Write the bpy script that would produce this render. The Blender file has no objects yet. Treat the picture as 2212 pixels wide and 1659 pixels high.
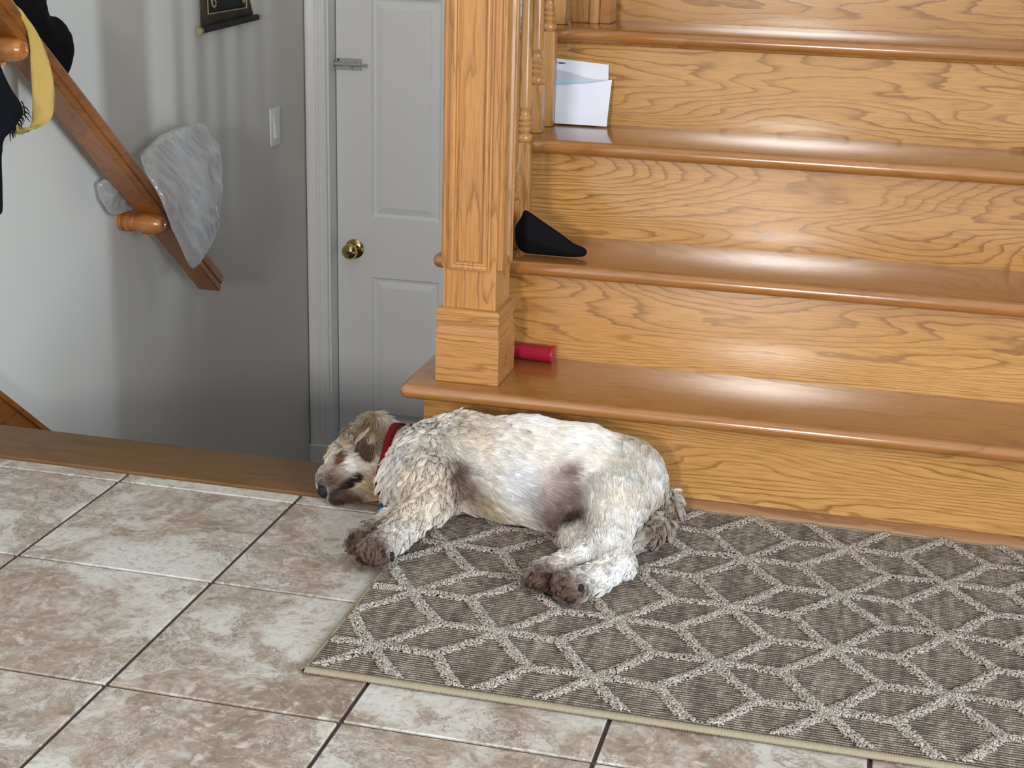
import bpy, bmesh, math, random
import numpy as np
from mathutils import Vector, Matrix, geometry
from mathutils.kdtree import KDTree

SC = bpy.context.scene
COL = SC.collection
random.seed(4)
RNG = np.random.default_rng(11)

# ------------------------------------------------------------------ camera
cam_d = bpy.data.cameras.new('camera')
cam_d.sensor_fit = 'HORIZONTAL'; cam_d.sensor_width = 36.0
cam_d.lens = 36.0 * 3340.74 / 2212.0
cam_d.clip_start = 0.02
cam = bpy.data.objects.new('camera', cam_d); COL.objects.link(cam)
_r = Vector((0.9688343, 0.2463704, 0.02572416)); _u = Vector((-0.09995763, 0.29381972, 0.95062003)); _w = Vector((-0.22664637, 0.92356462, -0.30928922))
cam.matrix_world = Matrix(((_r.x, _u.x, -_w.x, 1.61312), (_r.y, _u.y, -_w.y, -2.49572), (_r.z, _u.z, -_w.z, 1.03129), (0, 0, 0, 1)))
SC.camera = cam

# ------------------------------------------------------------------ light
vs = SC.view_settings
vs.view_transform = 'Standard'; vs.look = 'None'; vs.gamma = 1.0; vs.use_curve_mapping = False
vs.exposure = -0.34
world = bpy.data.worlds.new('world'); SC.world = world; world.use_nodes = True
world.node_tree.nodes['Background'].inputs[0].default_value = (0.62, 0.76, 1.0, 1)
world.node_tree.nodes['Background'].inputs[1].default_value = 0.6

def area_light(name, loc, direction, w, h, power, colour):
    """area light"""
    d = bpy.data.lights.new(name, 'AREA'); d.shape = 'RECTANGLE'; d.size = w; d.size_y = h
    d.energy = power; d.color = colour
    o = bpy.data.objects.new(name, d); COL.objects.link(o)
    z = -Vector(direction).normalized(); x = Vector((0, 0, 1)).cross(z).normalized(); y = z.cross(x)
    o.matrix_world = Matrix(((x.x, y.x, z.x, loc[0]), (x.y, y.y, z.y, loc[1]), (x.z, y.z, z.z, loc[2]), (0, 0, 0, 1)))
    return o
# glazed entrance door behind the photographer, tall sidelight to its side, two added fills
area_light('daylight_door', (0.98, -4.86, 1.34), (0, 1, 0), 0.32, 0.42, 135, (1.0, 0.97, 0.93))
area_light('daylight_sidelight', (3.56, -2.1, 1.15), (-1, 0, 0), 0.17, 1.9, 185, (0.73, 0.87, 1.0))
area_light('hall_fill_light', (3.56, -3.1, 1.45), (-1, 0, 0), 0.9, 1.2, 125, (0.78, 0.90, 1.0))  # added broad fill to soften shadows on the left wall, invented window
area_light('foyer_fill_light', (2.1, -4.86, 3.5), (0, 1, 0), 2.2, 1.4, 12, (0.95, 0.97, 1.0))  # added fill for general brightness, invented window

cy = SC.cycles
cy.max_bounces = 6; cy.diffuse_bounces = 3; cy.glossy_bounces = 3; cy.transmission_bounces = 3; cy.transparent_max_bounces = 8
cy.caustics_reflective = False; cy.caustics_refractive = False; cy.sample_clamp_indirect = 4.0; cy.adaptive_threshold = 0.05; cy.use_light_tree = False

# ------------------------------------------------------------------ mesh helpers
def link(name, me, parent=None, mat=None, smooth=False):
    o = bpy.data.objects.new(name, me); COL.objects.link(o)
    if mat is not None and not me.materials: me.materials.append(mat)
    if smooth:
        me.polygons.foreach_set('use_smooth', [True] * len(me.polygons))
    if parent is not None: o.parent = parent
    return o
def empty(name, loc=(0, 0, 0), rz=0):
    o = bpy.data.objects.new(name, None); COL.objects.link(o); o.location = loc; o.rotation_euler[2] = rz
    o.empty_display_size = 0.05
    return o
def tag(o, label=None, cat=None, group=None, kind=None):
    if label: o['label'] = label
    if cat: o['category'] = cat
    if group: o['group'] = group
    if kind: o['kind'] = kind
    return o
def mesh_py(v, f):
    me = bpy.data.meshes.new('m'); me.from_pydata([tuple(p) for p in v], [], [tuple(q) for q in f]); me.update(); return me
def bm_mesh(bm, recalc=True):
    if recalc: bmesh.ops.recalc_face_normals(bm, faces=bm.faces)
    me = bpy.data.meshes.new('m'); bm.to_mesh(me); bm.free(); return me
def smooth_angle(o, deg=35):
    me = o.data
    me.polygons.foreach_set('use_smooth', [True] * len(me.polygons))
    try: me.set_sharp_from_angle(angle=math.radians(deg))
    except Exception: pass
    return o
def add_box(bm, a, b, bevel=0, seg=2):
    x0, y0, z0 = a; x1, y1, z1 = b
    vs_ = [bm.verts.new(p) for p in ((x0,y0,z0),(x1,y0,z0),(x1,y1,z0),(x0,y1,z0),(x0,y0,z1),(x1,y0,z1),(x1,y1,z1),(x0,y1,z1))]
    fs = [bm.faces.new([vs_[i] for i in q]) for q in ((0,3,2,1),(4,5,6,7),(0,1,5,4),(1,2,6,5),(2,3,7,6),(3,0,4,7))]
    if bevel:
        es = set(e for f in fs for e in f.edges)
        bmesh.ops.bevel(bm, geom=list(es), offset=bevel, segments=seg, profile=0.5, affect='EDGES', clamp_overlap=True)
def box(name, a, b, mat, parent=None, bevel=0, seg=2, centre=False):
    bm = bmesh.new()
    c = Vector([(p + q) / 2 for p, q in zip(a, b)]) if centre else Vector((0, 0, 0))
    add_box(bm, Vector(a) - c, Vector(b) - c, bevel, seg)
    o = link(name, bm_mesh(bm), parent, mat)
    o.location = c
    if bevel and seg > 1: smooth_angle(o, 40)
    return o
def prism(name, prof, axis, a0, a1, mat, parent=None, smooth=None):
    """extrude a closed 2-D profile along an axis (x: (y,z), y: (x,z), z: (x,y))"""
    n = len(prof); v = []
    for t in (a0, a1):
        for p, q in prof:
            v.append({'x': (t, p, q), 'y': (p, t, q), 'z': (p, q, t)}[axis])
    f = [(i, (i + 1) % n, n + (i + 1) % n, n + i) for i in range(n)] + [tuple(range(n)), tuple(range(2 * n - 1, n - 1, -1))]
    bm = bmesh.new(); me = mesh_py(v, f); bm.from_mesh(me); bpy.data.meshes.remove(me)
    o = link(name, bm_mesh(bm), parent, mat)
    if smooth: smooth_angle(o, smooth)
    return o
def lathe_mesh(prof, n=24, axis='z'):
    v = []; f = []
    for r, t in prof:
        for k in range(n):
            a = 2 * math.pi * k / n; c, s = r * math.cos(a), r * math.sin(a)
            v.append({'z': (c, s, t), 'x': (t, c, s), 'y': (c, t, s)}[axis])
    m = len(prof)
    for i in range(m - 1):
        for k in range(n):
            f.append((i*n+k, i*n+(k+1) % n, (i+1)*n+(k+1) % n, (i+1)*n+k))
    f.append(tuple(range(n))); f.append(tuple(range((m-1)*n, m*n)))
    bm = bmesh.new(); me = mesh_py(v, f); bm.from_mesh(me); bpy.data.meshes.remove(me)
    return bm_mesh(bm)
def lathe(name, prof, mat, parent=None, n=24, axis='z', loc=(0, 0, 0), deg=40):
    o = link(name, lathe_mesh(prof, n, axis), parent, mat); o.location = loc
    return smooth_angle(o, deg)
def tube_mesh(pts, radii, n=8, closed_ends=True):
    pts = [Vector(p) for p in pts]
    if not hasattr(radii, '__len__'): radii = [radii] * len(pts)
    v = []; f = []; up = Vector((0.13, 0.21, 0.97))
    for i, p in enumerate(pts):
        t = (pts[min(i + 1, len(pts) - 1)] - pts[max(i - 1, 0)]).normalized()
        a = t.cross(up)
        if a.length < 1e-3: a = t.cross(Vector((1, 0, 0)))
        a.normalize(); b = t.cross(a)
        for k in range(n):
            w = 2 * math.pi * k / n
            v.append(p + (a * math.cos(w) + b * math.sin(w)) * radii[i])
    for i in range(len(pts) - 1):
        for k in range(n):
            f.append((i*n+k, i*n+(k+1) % n, (i+1)*n+(k+1) % n, (i+1)*n+k))
    if closed_ends:
        f.append(tuple(range(n))); f.append(tuple(range((len(pts)-1)*n, len(pts)*n)))
    bm = bmesh.new(); me = mesh_py(v, f); bm.from_mesh(me); bpy.data.meshes.remove(me)
    return bm_mesh(bm)
def tube(name, pts, radii, mat, parent=None, n=8):
    return smooth_angle(link(name, tube_mesh(pts, radii, n), parent, mat), 50)

def hash_noise(p, s, seed=0):
    """cheap smooth value noise on an (n,3) array"""
    p = np.asarray(p) * s + seed * 17.31
    i = np.floor(p).astype(np.int64); f = p - i; f = f * f * (3 - 2 * f)
    def h(a):
        n = a[:, 0] * 374761393 + a[:, 1] * 668265263 + a[:, 2] * 2147483647 + seed * 1013
        n = (n ^ (n >> 13)) * 1274126177; n = n ^ (n >> 16)
        return (n & 0xffff) / 65535.0
    out = 0
    for dx in (0, 1):
        for dy in (0, 1):
            for dz in (0, 1):
                w = (f[:, 0] if dx else 1 - f[:, 0]) * (f[:, 1] if dy else 1 - f[:, 1]) * (f[:, 2] if dz else 1 - f[:, 2])
                out = out + w * h(i + np.array([dx, dy, dz]))
    return out

def pillow(name, outline, thick, mat, parent=None, step=0.012, crumple=0.0, cscale=30, back=0.6, seed=1, ridge=False, power=0.5, flat_n=None, jitter=0.0):
    """a soft closed body from a 3-D outline: puffed on both sides of its own surface, with folds"""
    P = [Vector(p) for p in outline]; c = sum(P, Vector()) / len(P)
    nrm = Vector()
    for i in range(len(P)): nrm += (P[i] - c).cross(P[(i + 1) % len(P)] - c)
    nrm.normalize()
    if flat_n is not None and nrm.dot(Vector(flat_n)) < 0: nrm = -nrm
    u = Vector((0, 0, 1)).cross(nrm).normalized() if abs(nrm.z) < 0.9 else Vector((1, 0, 0)); v = nrm.cross(u)
    # resample the outline
    ring = []
    for i in range(len(P)):
        a, b = P[i], P[(i + 1) % len(P)]; k = max(1, int((b - a).length / step))
        ring += [a.lerp(b, t / k) for t in range(k)]
    for _ in range(2):
        ring = [(ring[i - 1] + ring[i] * 2 + ring[(i + 1) % len(ring)]) / 4 for i in range(len(ring))]
    R2 = np.array([((q - c).dot(u), (q - c).dot(v)) for q in ring]); RH = np.array([(q - c).dot(nrm) for q in ring])
    lo, hi = R2.min(0), R2.max(0); pts = []
    for iy, yy in enumerate(np.arange(lo[1], hi[1], step * 0.87)):
        for xx in np.arange(lo[0] + (iy % 2) * step / 2, hi[0], step): pts.append((xx, yy))
    pts = np.array(pts)
    def inside(q):
        a, b = R2, np.roll(R2, -1, 0)
        cond = (a[None, :, 1] > q[:, None, 1]) != (b[None, :, 1] > q[:, None, 1])
        xi = (b[None, :, 0] - a[None, :, 0]) * (q[:, None, 1] - a[None, :, 1]) / (b[None, :, 1] - a[None, :, 1] + 1e-12) + a[None, :, 0]
        return (np.sum(cond & (q[:, None, 0] < xi), 1) % 2) == 1
    d = np.sqrt(((pts[:, None] - R2[None]) ** 2).sum(2)).min(1)
    keep = inside(pts) & (d > step * 0.55); pts = pts[keep]; d = d[keep]
    allp = [Vector(q) for q in np.vstack([R2, pts])] if len(pts) else [Vector(q) for q in R2]
    n = len(ring)
    res = geometry.delaunay_2d_cdt(allp, [], [list(range(n))], 1, 1e-6)
    V2 = np.array([tuple(q) for q in res[0]]); F = res[2]
    dd = np.sqrt(((V2[:, None] - R2[None]) ** 2).sum(2)); dmin = dd.min(1)
    wgt = 1 / (dd ** 2 + 1e-5); H0 = (wgt * RH[None]).sum(1) / wgt.sum(1)
    dmx = max(dmin.max(), 1e-4); edge = dmin < 1e-5
    prof = (dmin / dmx) ** power
    def side(sign, t, sd):
        q = np.column_stack([V2, np.full(len(V2), sd * 3.7)])
        nz = hash_noise(q, cscale, sd) - 0.5 + 0.5 * (hash_noise(q, cscale * 2.3, sd + 5) - 0.5)
        if ridge:
            q2 = q * np.array([1.0, 0.3, 1.0]); q2[:, 0] += 0.5 * q[:, 1]
            nz = 0.5 - np.abs(nz) * 2.0 + 0.35 * (0.5 - np.abs(hash_noise(q2, cscale * 5, sd + 2) - 0.5) * 4)
        return H0 + sign * (t * prof + crumple * nz * np.clip(dmin / (step * 2), 0, 1))
    jj = np.random.default_rng(seed).normal(0, 1, len(V2)) * jitter * (~edge)
    top = side(1, thick, seed) + jj; bot = side(-1, thick * back, seed + 9) + 0.6 * np.roll(jj, 7) * (~edge)
    m = len(V2); verts = [c + u * V2[i, 0] + v * V2[i, 1] + nrm * top[i] for i in range(m)]
    idx = {}
    for i in range(m):
        if edge[i]: idx[i] = i
        else: idx[i] = len(verts); verts.append(c + u * V2[i, 0] + v * V2[i, 1] + nrm * bot[i])
    faces = [tuple(f) for f in F] + [tuple(idx[i] for i in reversed(f)) for f in F if not all(edge[i] for i in f)]
    bm = bmesh.new(); me = mesh_py(verts, faces); bm.from_mesh(me); bpy.data.meshes.remove(me)
    bmesh.ops.remove_doubles(bm, verts=bm.verts, dist=1e-6)
    return link(name, bm_mesh(bm), parent, mat, smooth=True)

# ------------------------------------------------------------------ materials
def srgb(r, g, b):
    return tuple((c / 255 / 12.92) if c / 255 <= 0.04045 else ((c / 255 + 0.055) / 1.055) ** 2.4 for c in (r, g, b)) + (1,)
class N:
    """small node-tree writer"""
    def __init__(s, name):
        s.m = bpy.data.materials.new(name); s.m.use_nodes = True; s.t = s.m.node_tree; s.b = s.t.nodes['Principled BSDF']
        s.out = s.t.nodes['Material Output']
    def n(s, typ, ins=None, **kw):
        nd = s.t.nodes.new(typ)
        for k, v in kw.items(): setattr(nd, k, v)
        for k, v in (ins or {}).items(): s.set(nd.inputs[k], v)
        return nd
    def set(s, sock, v):
        if isinstance(v, bpy.types.NodeSocket): s.t.links.new(v, sock)
        elif isinstance(v, bpy.types.Node): s.t.links.new(v.outputs[0], sock)
        else: sock.default_value = v
    def bs(s, **kw):
        for k, v in kw.items(): s.set(s.b.inputs[k.replace('_', ' ')], v)
        return s
    def math(s, op, a, b=0.0, clamp=False):
        return s.n('ShaderNodeMath', {0: a, 1: b}, operation=op, use_clamp=clamp).outputs[0]
    def mix(s, fac, a, b, typ='MIX'):
        nd = s.n('ShaderNodeMix', data_type='RGBA', blend_type=typ)
        s.set(nd.inputs['Factor'], fac); s.set(nd.inputs['A'], a); s.set(nd.inputs['B'], b)
        return nd.outputs['Result']
    def ramp(s, fac, stops):
        nd = s.n('ShaderNodeValToRGB', {0: fac}); cr = nd.color_ramp
        while len(cr.elements) < len(stops): cr.elements.new(0.5)
        for e, (p, c) in zip(cr.elements, stops): e.position = p; e.color = c if hasattr(c, '__len__') else (c, c, c, 1)
        return nd.outputs[0]
    def coords(s, scale=(1, 1, 1), rand=0.0, kind='Object'):
        tc = s.n('ShaderNodeTexCoord'); mp = s.n('ShaderNodeMapping', {'Vector': tc.outputs[kind], 'Scale': scale})
        if rand:
            oi = s.n('ShaderNodeObjectInfo')
            off = s.math('MULTIPLY', oi.outputs['Random'], rand)
            cx = s.n('ShaderNodeCombineXYZ', {0: off, 1: s.math('MULTIPLY', off, 1.7), 2: s.math('MULTIPLY', off, 0.6)})
            return s.n('ShaderNodeVectorMath', {0: mp.outputs[0], 1: cx.outputs[0]}, operation='ADD').outputs[0]
        return mp.outputs[0]
    def noise(s, vec, scale, detail=2, rough=0.5, dist=0.0):
        return s.n('ShaderNodeTexNoise', {'Vector': vec, 'Scale': scale, 'Detail': detail, 'Roughness': rough, 'Distortion': dist}).outputs[0]
    def bump(s, h, strength=0.2, dist=0.01):
        return s.n('ShaderNodeBump', {'Height': h, 'Strength': strength, 'Distance': dist}).outputs[0]
def plain(name, col, rough=0.6, metal=0.0, spec=0.5, bump=0, bscale=200, **kw):
    m = N(name); m.bs(Base_Color=col, Roughness=rough, Metallic=metal, **{'Specular_IOR_Level': spec})
    v = m.coords(); nz = m.noise(v, bscale, 3)
    if bump: m.bs(Normal=m.bump(nz, bump, 0.002))
    m.bs(Base_Color=m.mix(m.math('MULTIPLY', nz, 0.10), col, tuple(c * 0.82 for c in col[:3]) + (1,)))
    m.bs(**kw)
    return m.m
def wood(name, axis, light, mid, dark, rough=0.15, rings=52.0, spec=0.9, across=1.0, contrast=1.0, coat=0.0):
    """varnished oak: late-wood lines along stretched growth-ring contours, fine pores, satin varnish"""
    m = N(name); g, c = 0.55, 4.4 * across
    ax = lambda p, q: {'x': (p, q, q), 'y': (q, p, q), 'z': (q, q, p)}[axis]
    v = m.coords(ax(g, c), 40.0)
    n1 = m.noise(v, 1.15, 2.0, 0.45, 0.25)
    vw = m.coords(ax(5.0, 26.0 * across), 9.0); warp = m.noise(vw, 1.0, 3, 0.6)
    ph = m.math('ADD', m.math('MULTIPLY', n1, rings), m.math('MULTIPLY', warp, 2.4))
    tri = m.math('FRACT', ph)
    ring = m.ramp(tri, [(0.0, 0.05), (0.50, 0.06), (0.72, 0.25), (0.90, 1.0), (0.97, 0.75), (1.0, 0.05)])
    tone = m.ramp(m.noise(vw, 0.7, 2, 0.5), [(0.3, 0.45), (0.65, 1.0)])
    vf = m.coords(ax(16, 330), 3.0); pore = m.noise(vf, 1.0, 2, 0.6)
    pr = m.ramp(pore, [(0.46, 0.0), (0.64, 1.0)])
    broad = m.noise(v, 0.8, 2, 0.5)
    base = m.mix(m.ramp(broad, [(0.32, 0.0), (0.68, 1.0)]), mid, light)
    c1 = m.mix(m.math('MULTIPLY', m.math('MULTIPLY', ring, tone), 0.86 * contrast), base, dark)
    c2 = m.mix(m.math('MULTIPLY', pr, 0.34 * contrast), c1, dark)
    m.bs(Base_Color=c2, Roughness=m.math('ADD', m.math('MULTIPLY', pr, 0.05), rough), Specular_IOR_Level=spec, Coat_Weight=coat, Coat_Roughness=0.10)
    m.bs(Normal=m.bump(m.math('ADD', ring, pore), 0.05, 0.0006))
    return m.m
OAK_L, OAK_M, OAK_D = srgb(196, 148, 88), srgb(178, 126, 68), srgb(118, 72, 30)
M = {}
M['riser'] = wood('oak_riser', 'x', OAK_L, OAK_M, OAK_D, coat=0.6)
M['tread'] = wood('oak_tread', 'x', srgb(164, 110, 58), srgb(148, 96, 48), srgb(108, 66, 30), rough=0.16, rings=18, spec=0.9, contrast=0.55, coat=0.3)
M['post'] = wood('oak_post', 'z', srgb(184, 132, 78), srgb(168, 116, 62), srgb(114, 70, 32), rough=0.32, rings=30, spec=0.45, across=1.8, contrast=0.95)
M['plinth'] = wood('oak_plinth', 'x', srgb(186, 134, 80), srgb(168, 118, 66), srgb(116, 72, 34), rough=0.32, rings=22, spec=0.45, across=1.8, contrast=0.95)
M['baluster'] = wood('oak_baluster', 'z', srgb(184, 134, 80), srgb(166, 116, 64), srgb(118, 74, 36), rough=0.24, rings=8, spec=0.6, across=1.6, contrast=0.7)
M['rail'] = wood('stained_rail', 'y', srgb(158, 98, 42), srgb(140, 80, 28), srgb(98, 54, 16), rough=0.3, rings=10, contrast=0.7)
M['bracket'] = wood('stained_bracket', 'x', srgb(190, 124, 64), srgb(172, 106, 52), srgb(118, 68, 28), rough=0.2, rings=8, spec=0.7, contrast=0.7)
M['strip'] = wood('worn_strip', 'x', srgb(118, 86, 50), srgb(103, 73, 40), srgb(80, 53, 28), rough=0.5, rings=9, spec=0.3, contrast=0.6)
M['shoe'] = wood('worn_shoe', 'x', srgb(150, 108, 72), srgb(134, 94, 60), srgb(98, 64, 36), rough=0.4, rings=10, spec=0.4, contrast=0.7)
M['wall'] = plain('wall_paint', (0.66, 0.635, 0.58, 1), 0.62, bump=0.06, bscale=260)
M['white'] = plain('ceiling_paint', (0.82, 0.81, 0.79, 1), 0.8)
M['hall'] = plain('hall_paint', (0.55, 0.50, 0.43, 1), 0.7)
M['door'] = plain('door_paint', (0.83, 0.83, 0.81, 1), 0.42, bump=0.04, bscale=300)
M['casing'] = plain('casing_paint', (0.82, 0.815, 0.79, 1), 0.42)
M['plastic'] = plain('switch_plastic', (0.80, 0.80, 0.76, 1), 0.35)
M['brass'] = plain('brass', (0.62, 0.47, 0.20, 1), 0.16, 1.0)
M['steel'] = plain('zinc_steel', (0.62, 0.62, 0.62, 1), 0.3, 1.0)
M['hole'] = plain('dark_hole', (0.02, 0.018, 0.016, 1), 0.8)
M['grout'] = plain('dark_grout', srgb(64, 50, 44), 0.9, bump=0.3)
M['black_cloth'] = plain('black_cloth', (0.0045, 0.0045, 0.005, 1), 0.95, spec=0.1, bump=0.15, bscale=900)
M['navy_cloth'] = plain('black_scarf_cloth', (0.007, 0.008, 0.011, 1), 0.95, spec=0.12, bump=0.2, bscale=800)
M['yellow'] = plain('yellow_cloth', srgb(176, 148, 82), 0.85, spec=0.2, bump=0.3, bscale=500)
M['red'] = plain('red_plastic', srgb(150, 22, 44), 0.36)
M['paper'] = plain('paper', (0.66, 0.67, 0.74, 1), 0.7)
M['ink'] = plain('ink', (0.05, 0.05, 0.08, 1), 0.7)
M['scroll_black'] = plain('scroll_black', (0.008, 0.008, 0.009, 1), 0.8)
M['gold'] = plain('gold_thread', (0.40, 0.31, 0.17, 1), 0.5, 0.3)

def tile_material():
    m = N('stone_tile'); v = m.coords((1, 1, 1), 60.0)
    warp = m.n('ShaderNodeTexNoise', {'Vector': v, 'Scale': 7.0, 'Detail': 4, 'Roughness': 0.6})
    wv = m.n('ShaderNodeVectorMath', {0: v, 1: m.n('ShaderNodeVectorMath', {0: warp.outputs['Color'], 1: (0.10, 0.10, 0.10)}, operation='MULTIPLY').outputs[0]}, operation='ADD').outputs[0]
    big = m.noise(wv, 4.6, 9, 0.66, 0.5); fine = m.noise(wv, 60, 5, 0.66); mid = m.noise(wv, 17, 7, 0.66)
    mixv = m.math('ADD', m.math('MULTIPLY', big, 0.72), m.math('MULTIPLY', mid, 0.28))
    c = m.ramp(mixv, [(0.38, srgb(131, 112, 96)), (0.45, srgb(154, 138, 123)), (0.495, srgb(172, 160, 148)), (0.53, srgb(184, 176, 166)), (0.60, srgb(194, 189, 181))])
    sp = m.math('MULTIPLY', m.ramp(fine, [(0.50, 0.0), (0.64, 1.0)]), m.ramp(mixv, [(0.44, 1.0), (0.54, 0.0)]))
    c = m.mix(m.math('MULTIPLY', sp, 0.55), c, srgb(112, 90, 76))
    lite = m.math('MULTIPLY', m.ramp(m.noise(wv, 48, 4, 0.6), [(0.55, 0.0), (0.68, 1.0)]), m.ramp(mixv, [(0.44, 1.0), (0.56, 0.2)]))
    c = m.mix(m.math('MULTIPLY', lite, 0.6), c, srgb(206, 200, 192))
    grit = m.noise(wv, 85, 5, 0.72)
    c = m.mix(m.math('MULTIPLY', m.ramp(grit, [(0.5, 0.0), (0.66, 1.0)]), 0.5), c, srgb(118, 100, 86))
    c = m.mix(m.math('MULTIPLY', m.ramp(grit, [(0.32, 1.0), (0.46, 0.0)]), 0.35), c, srgb(204, 199, 190))
    where = m.ramp(m.noise(v, 9, 3, 0.5), [(0.42, 0.0), (0.55, 1.0)])
    for lev in (0.512, 0.48):
        vn = m.ramp(m.math('ABSOLUTE', m.math('SUBTRACT', mixv, lev)), [(0.0, 1.0), (0.0035, 0.5), (0.008, 0.0)])
        c = m.mix(m.math('MULTIPLY', m.math('MULTIPLY', vn, where), 0.75), c, srgb(92, 76, 66))
    m.bs(Base_Color=c, Roughness=m.math('ADD', m.math('MULTIPLY', mid, 0.2), 0.34), Specular_IOR_Level=0.35, Normal=m.bump(m.math('ADD', mixv, m.math('MULTIPLY', fine, 0.08)), 0.25, 0.004))
    return m.m
M['tile'] = tile_material()

# ------------------------------------------------------------------ the setting
S = 0.33107                     # tile pitch
STEP_H, RUN, NOSE = 0.19, 0.194, 0.051
WX = -0.245                     # left wall
SX0, SX1 = 0.84, 2.70           # stair body
floor = box('floor', (WX, -4.8, -0.09), (3.5, -0.002, -0.0035), M['grout'])
tag(floor, 'square beige stone tile floor with dark grout lines', kind='structure')
full = None
rows = [0.14829 - j * S for j in range(0, 15)]          # grid lines parallel to the stairs
for i in range(-1, 11):
    for j in range(0, 14):
        x0, x1 = i * S + 0.0031, (i + 1) * S - 0.0031
        y1, y0 = rows[j] - 0.0031, rows[j + 1] + 0.0031
        x0 = max(x0, WX + 0.002); x1 = min(x1, 3.495)
        spans = [(x0, x1, y1)]
        if j == 0:
            y_cut = -0.146
            if x1 <= SX0: spans = [(x0, x1, y_cut)]
            elif x0 >= SX0: spans = [(x0, x1, -0.021)]
            else: spans = [(x0, SX0 - 0.003, y_cut), (SX0 + 0.003, x1, -0.021)]
        for a, b, t in spans:
            if b - a < 0.02 or t - y0 < 0.01: continue
            isfull = abs((b - a) - (S - 0.0062)) < 1e-4 and abs((t - y0) - (S - 0.0062)) < 1e-4
            c = Vector(((a + b) / 2, (t + y0) / 2, 0))
            if isfull and full is not None:
                o = bpy.data.objects.new('tile', full); COL.objects.link(o); o.parent = floor; o.location = c
            else:
                bm = bmesh.new(); add_box(bm, Vector((a, y0, -0.010)) - c, Vector((b, t, 0.0)) - c, 0.0012, 1)
                o = link('tile', bm_mesh(bm), floor, M['tile']); o.location = c
                if isfull: full = o.data
# oak edging board of the stairwell
strip_prof = [(-0.143, -0.022), (-0.143, 0.002), (-0.141, 0.004), (0.004, 0.004), (0.011, 0.001), (0.015, -0.006), (0.015, -0.013), (0.010, -0.020), (0.002, -0.022)]
tr = prism('trim_1', strip_prof, 'x', WX, SX0 - 0.002, M['strip'], smooth=40)
tag(tr, 'worn brown oak edging board along the stairwell opening', kind='structure')
# walls
wl = box('wall_left', (WX - 0.12, -4.8, -1.0), (WX, 2.2, 4.8), M['wall']); tag(wl, 'grey painted stairwell wall behind the handrail', kind='structure')
JX = -0.168; DX1 = JX + 0.768; DTOP = 1.10; LZ = -0.95
bm = bmesh.new()
add_box(bm, (WX - 0.12, 2.2, LZ), (JX - 0.02, 2.32, 4.8)); add_box(bm, (JX - 0.02, 2.2, DTOP), (DX1 + 0.02, 2.32, 4.8)); add_box(bm, (DX1 + 0.02, 2.2, LZ), (SX1 + 0.1, 2.32, 4.8))
wb = link('wall_back', bm_mesh(bm), None, M['wall']); tag(wb, 'grey wall with the white door at the foot of the stairwell', kind='structure')
wr = box('wall_right', (SX1 + 0.005, -0.05, -0.1), (SX1 + 0.1, 2.2, 4.8), M['wall']); tag(wr, 'painted wall at the far side of the oak stairs', kind='structure')
bm = bmesh.new(); add_box(bm, (SX1 + 0.1, -0.05, 0), (3.5, 0.05, 4.8)); 
wn = link('wall_hall', bm_mesh(bm), None, M['wall']); tag(wn, 'painted hall wall beside the stairs', kind='structure')
# hall side wall with a tall sidelight, entrance wall with glazed door; extra openings for the added fill lights
def wall_with_holes(name, axis, pos, lo, hi, z0, z1, holes, label):
    bm = bmesh.new(); us = sorted({lo, hi, *[h[0] for h in holes], *[h[1] for h in holes]}); zs = sorted({z0, z1, *[h[2] for h in holes], *[h[3] for h in holes]})
    for a, b in zip(us, us[1:]):
        for c, d in zip(zs, zs[1:]):
            if any(h[0] <= a and b <= h[1] and h[2] <= c and d <= h[3] for h in holes): continue
            if axis == 'x': add_box(bm, (pos, a, c), (pos + 0.1, b, d))
            else: add_box(bm, (a, pos - 0.1, c), (b, pos, d))
    o = link(name, bm_mesh(bm), None, M['hall']); tag(o, label, kind='structure'); return o
wall_with_holes('wall_side', 'x', 3.5, -4.9, 0.05, -0.1, 4.8, [(-2.195, -2.005, 0.2, 2.1), (-3.56, -2.64, 0.84, 2.06)], 'painted hall wall with a tall sidelight')
wall_with_holes('wall_front', 'y', -4.8, WX - 0.12, 3.5, -0.1, 4.8, [(0.81, 1.15, 1.12, 1.56), (1.0, 3.2, 2.8, 4.2)], 'entrance wall with glazed door and opening for the added fill light')
ce = box('ceiling', (WX - 0.12, -4.9, 4.8), (3.6, 2.32, 4.9), M['white']); tag(ce, 'white ceiling of the hall', kind='structure')
lf = box('floor_lower', (WX, 0.91, LZ - 0.06), (SX1, 2.32, LZ), M['strip']); tag(lf, 'lower landing at the foot of the stairwell', kind='structure')

# ------------------------------------------------------------------ stairs up
stairs = empty('staircase', (SX0, 0, 0))
tag(stairs, 'varnished oak staircase rising behind the sleeping dog', 'staircase')
def under(o, parent):
    """parent without moving"""
    o.parent = parent; o.matrix_parent_inverse = Matrix.Translation(parent.location).inverted() @ Matrix.Identity(4) if parent.rotation_euler[2] == 0 else parent.matrix_world.inverted()
    return o
NSTEP = 9
for n in range(1, NSTEP + 1):
    y = (n - 1) * RUN; z = n * STEP_H
    r = box('riser', (SX0, y, z - STEP_H + (0.0 if n > 1 else 0.001)), (SX1, y + 0.018, z - 0.026), M['riser'], centre=True); under(r, stairs)
    x0 = 0.8085
    t = box('tread', (x0, y - NOSE, z - 0.026), (SX1, y + RUN + 0.017, z), M['tread'], centre=True, bevel=0.0124, seg=6); under(t, stairs)
    cove = prism('cove_strip', [(y, z - 0.026), (y - 0.007, z - 0.026), (y - 0.0055, z - 0.031), (y, z - 0.034)], 'x', SX0, SX1, M['riser']); under(cove, stairs)
ytop = NSTEP * RUN
ld = box('landing', (SX0, ytop, NSTEP * STEP_H - 0.2), (SX1, 2.195, NSTEP * STEP_H), M['tread']); under(ld, stairs)
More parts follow.
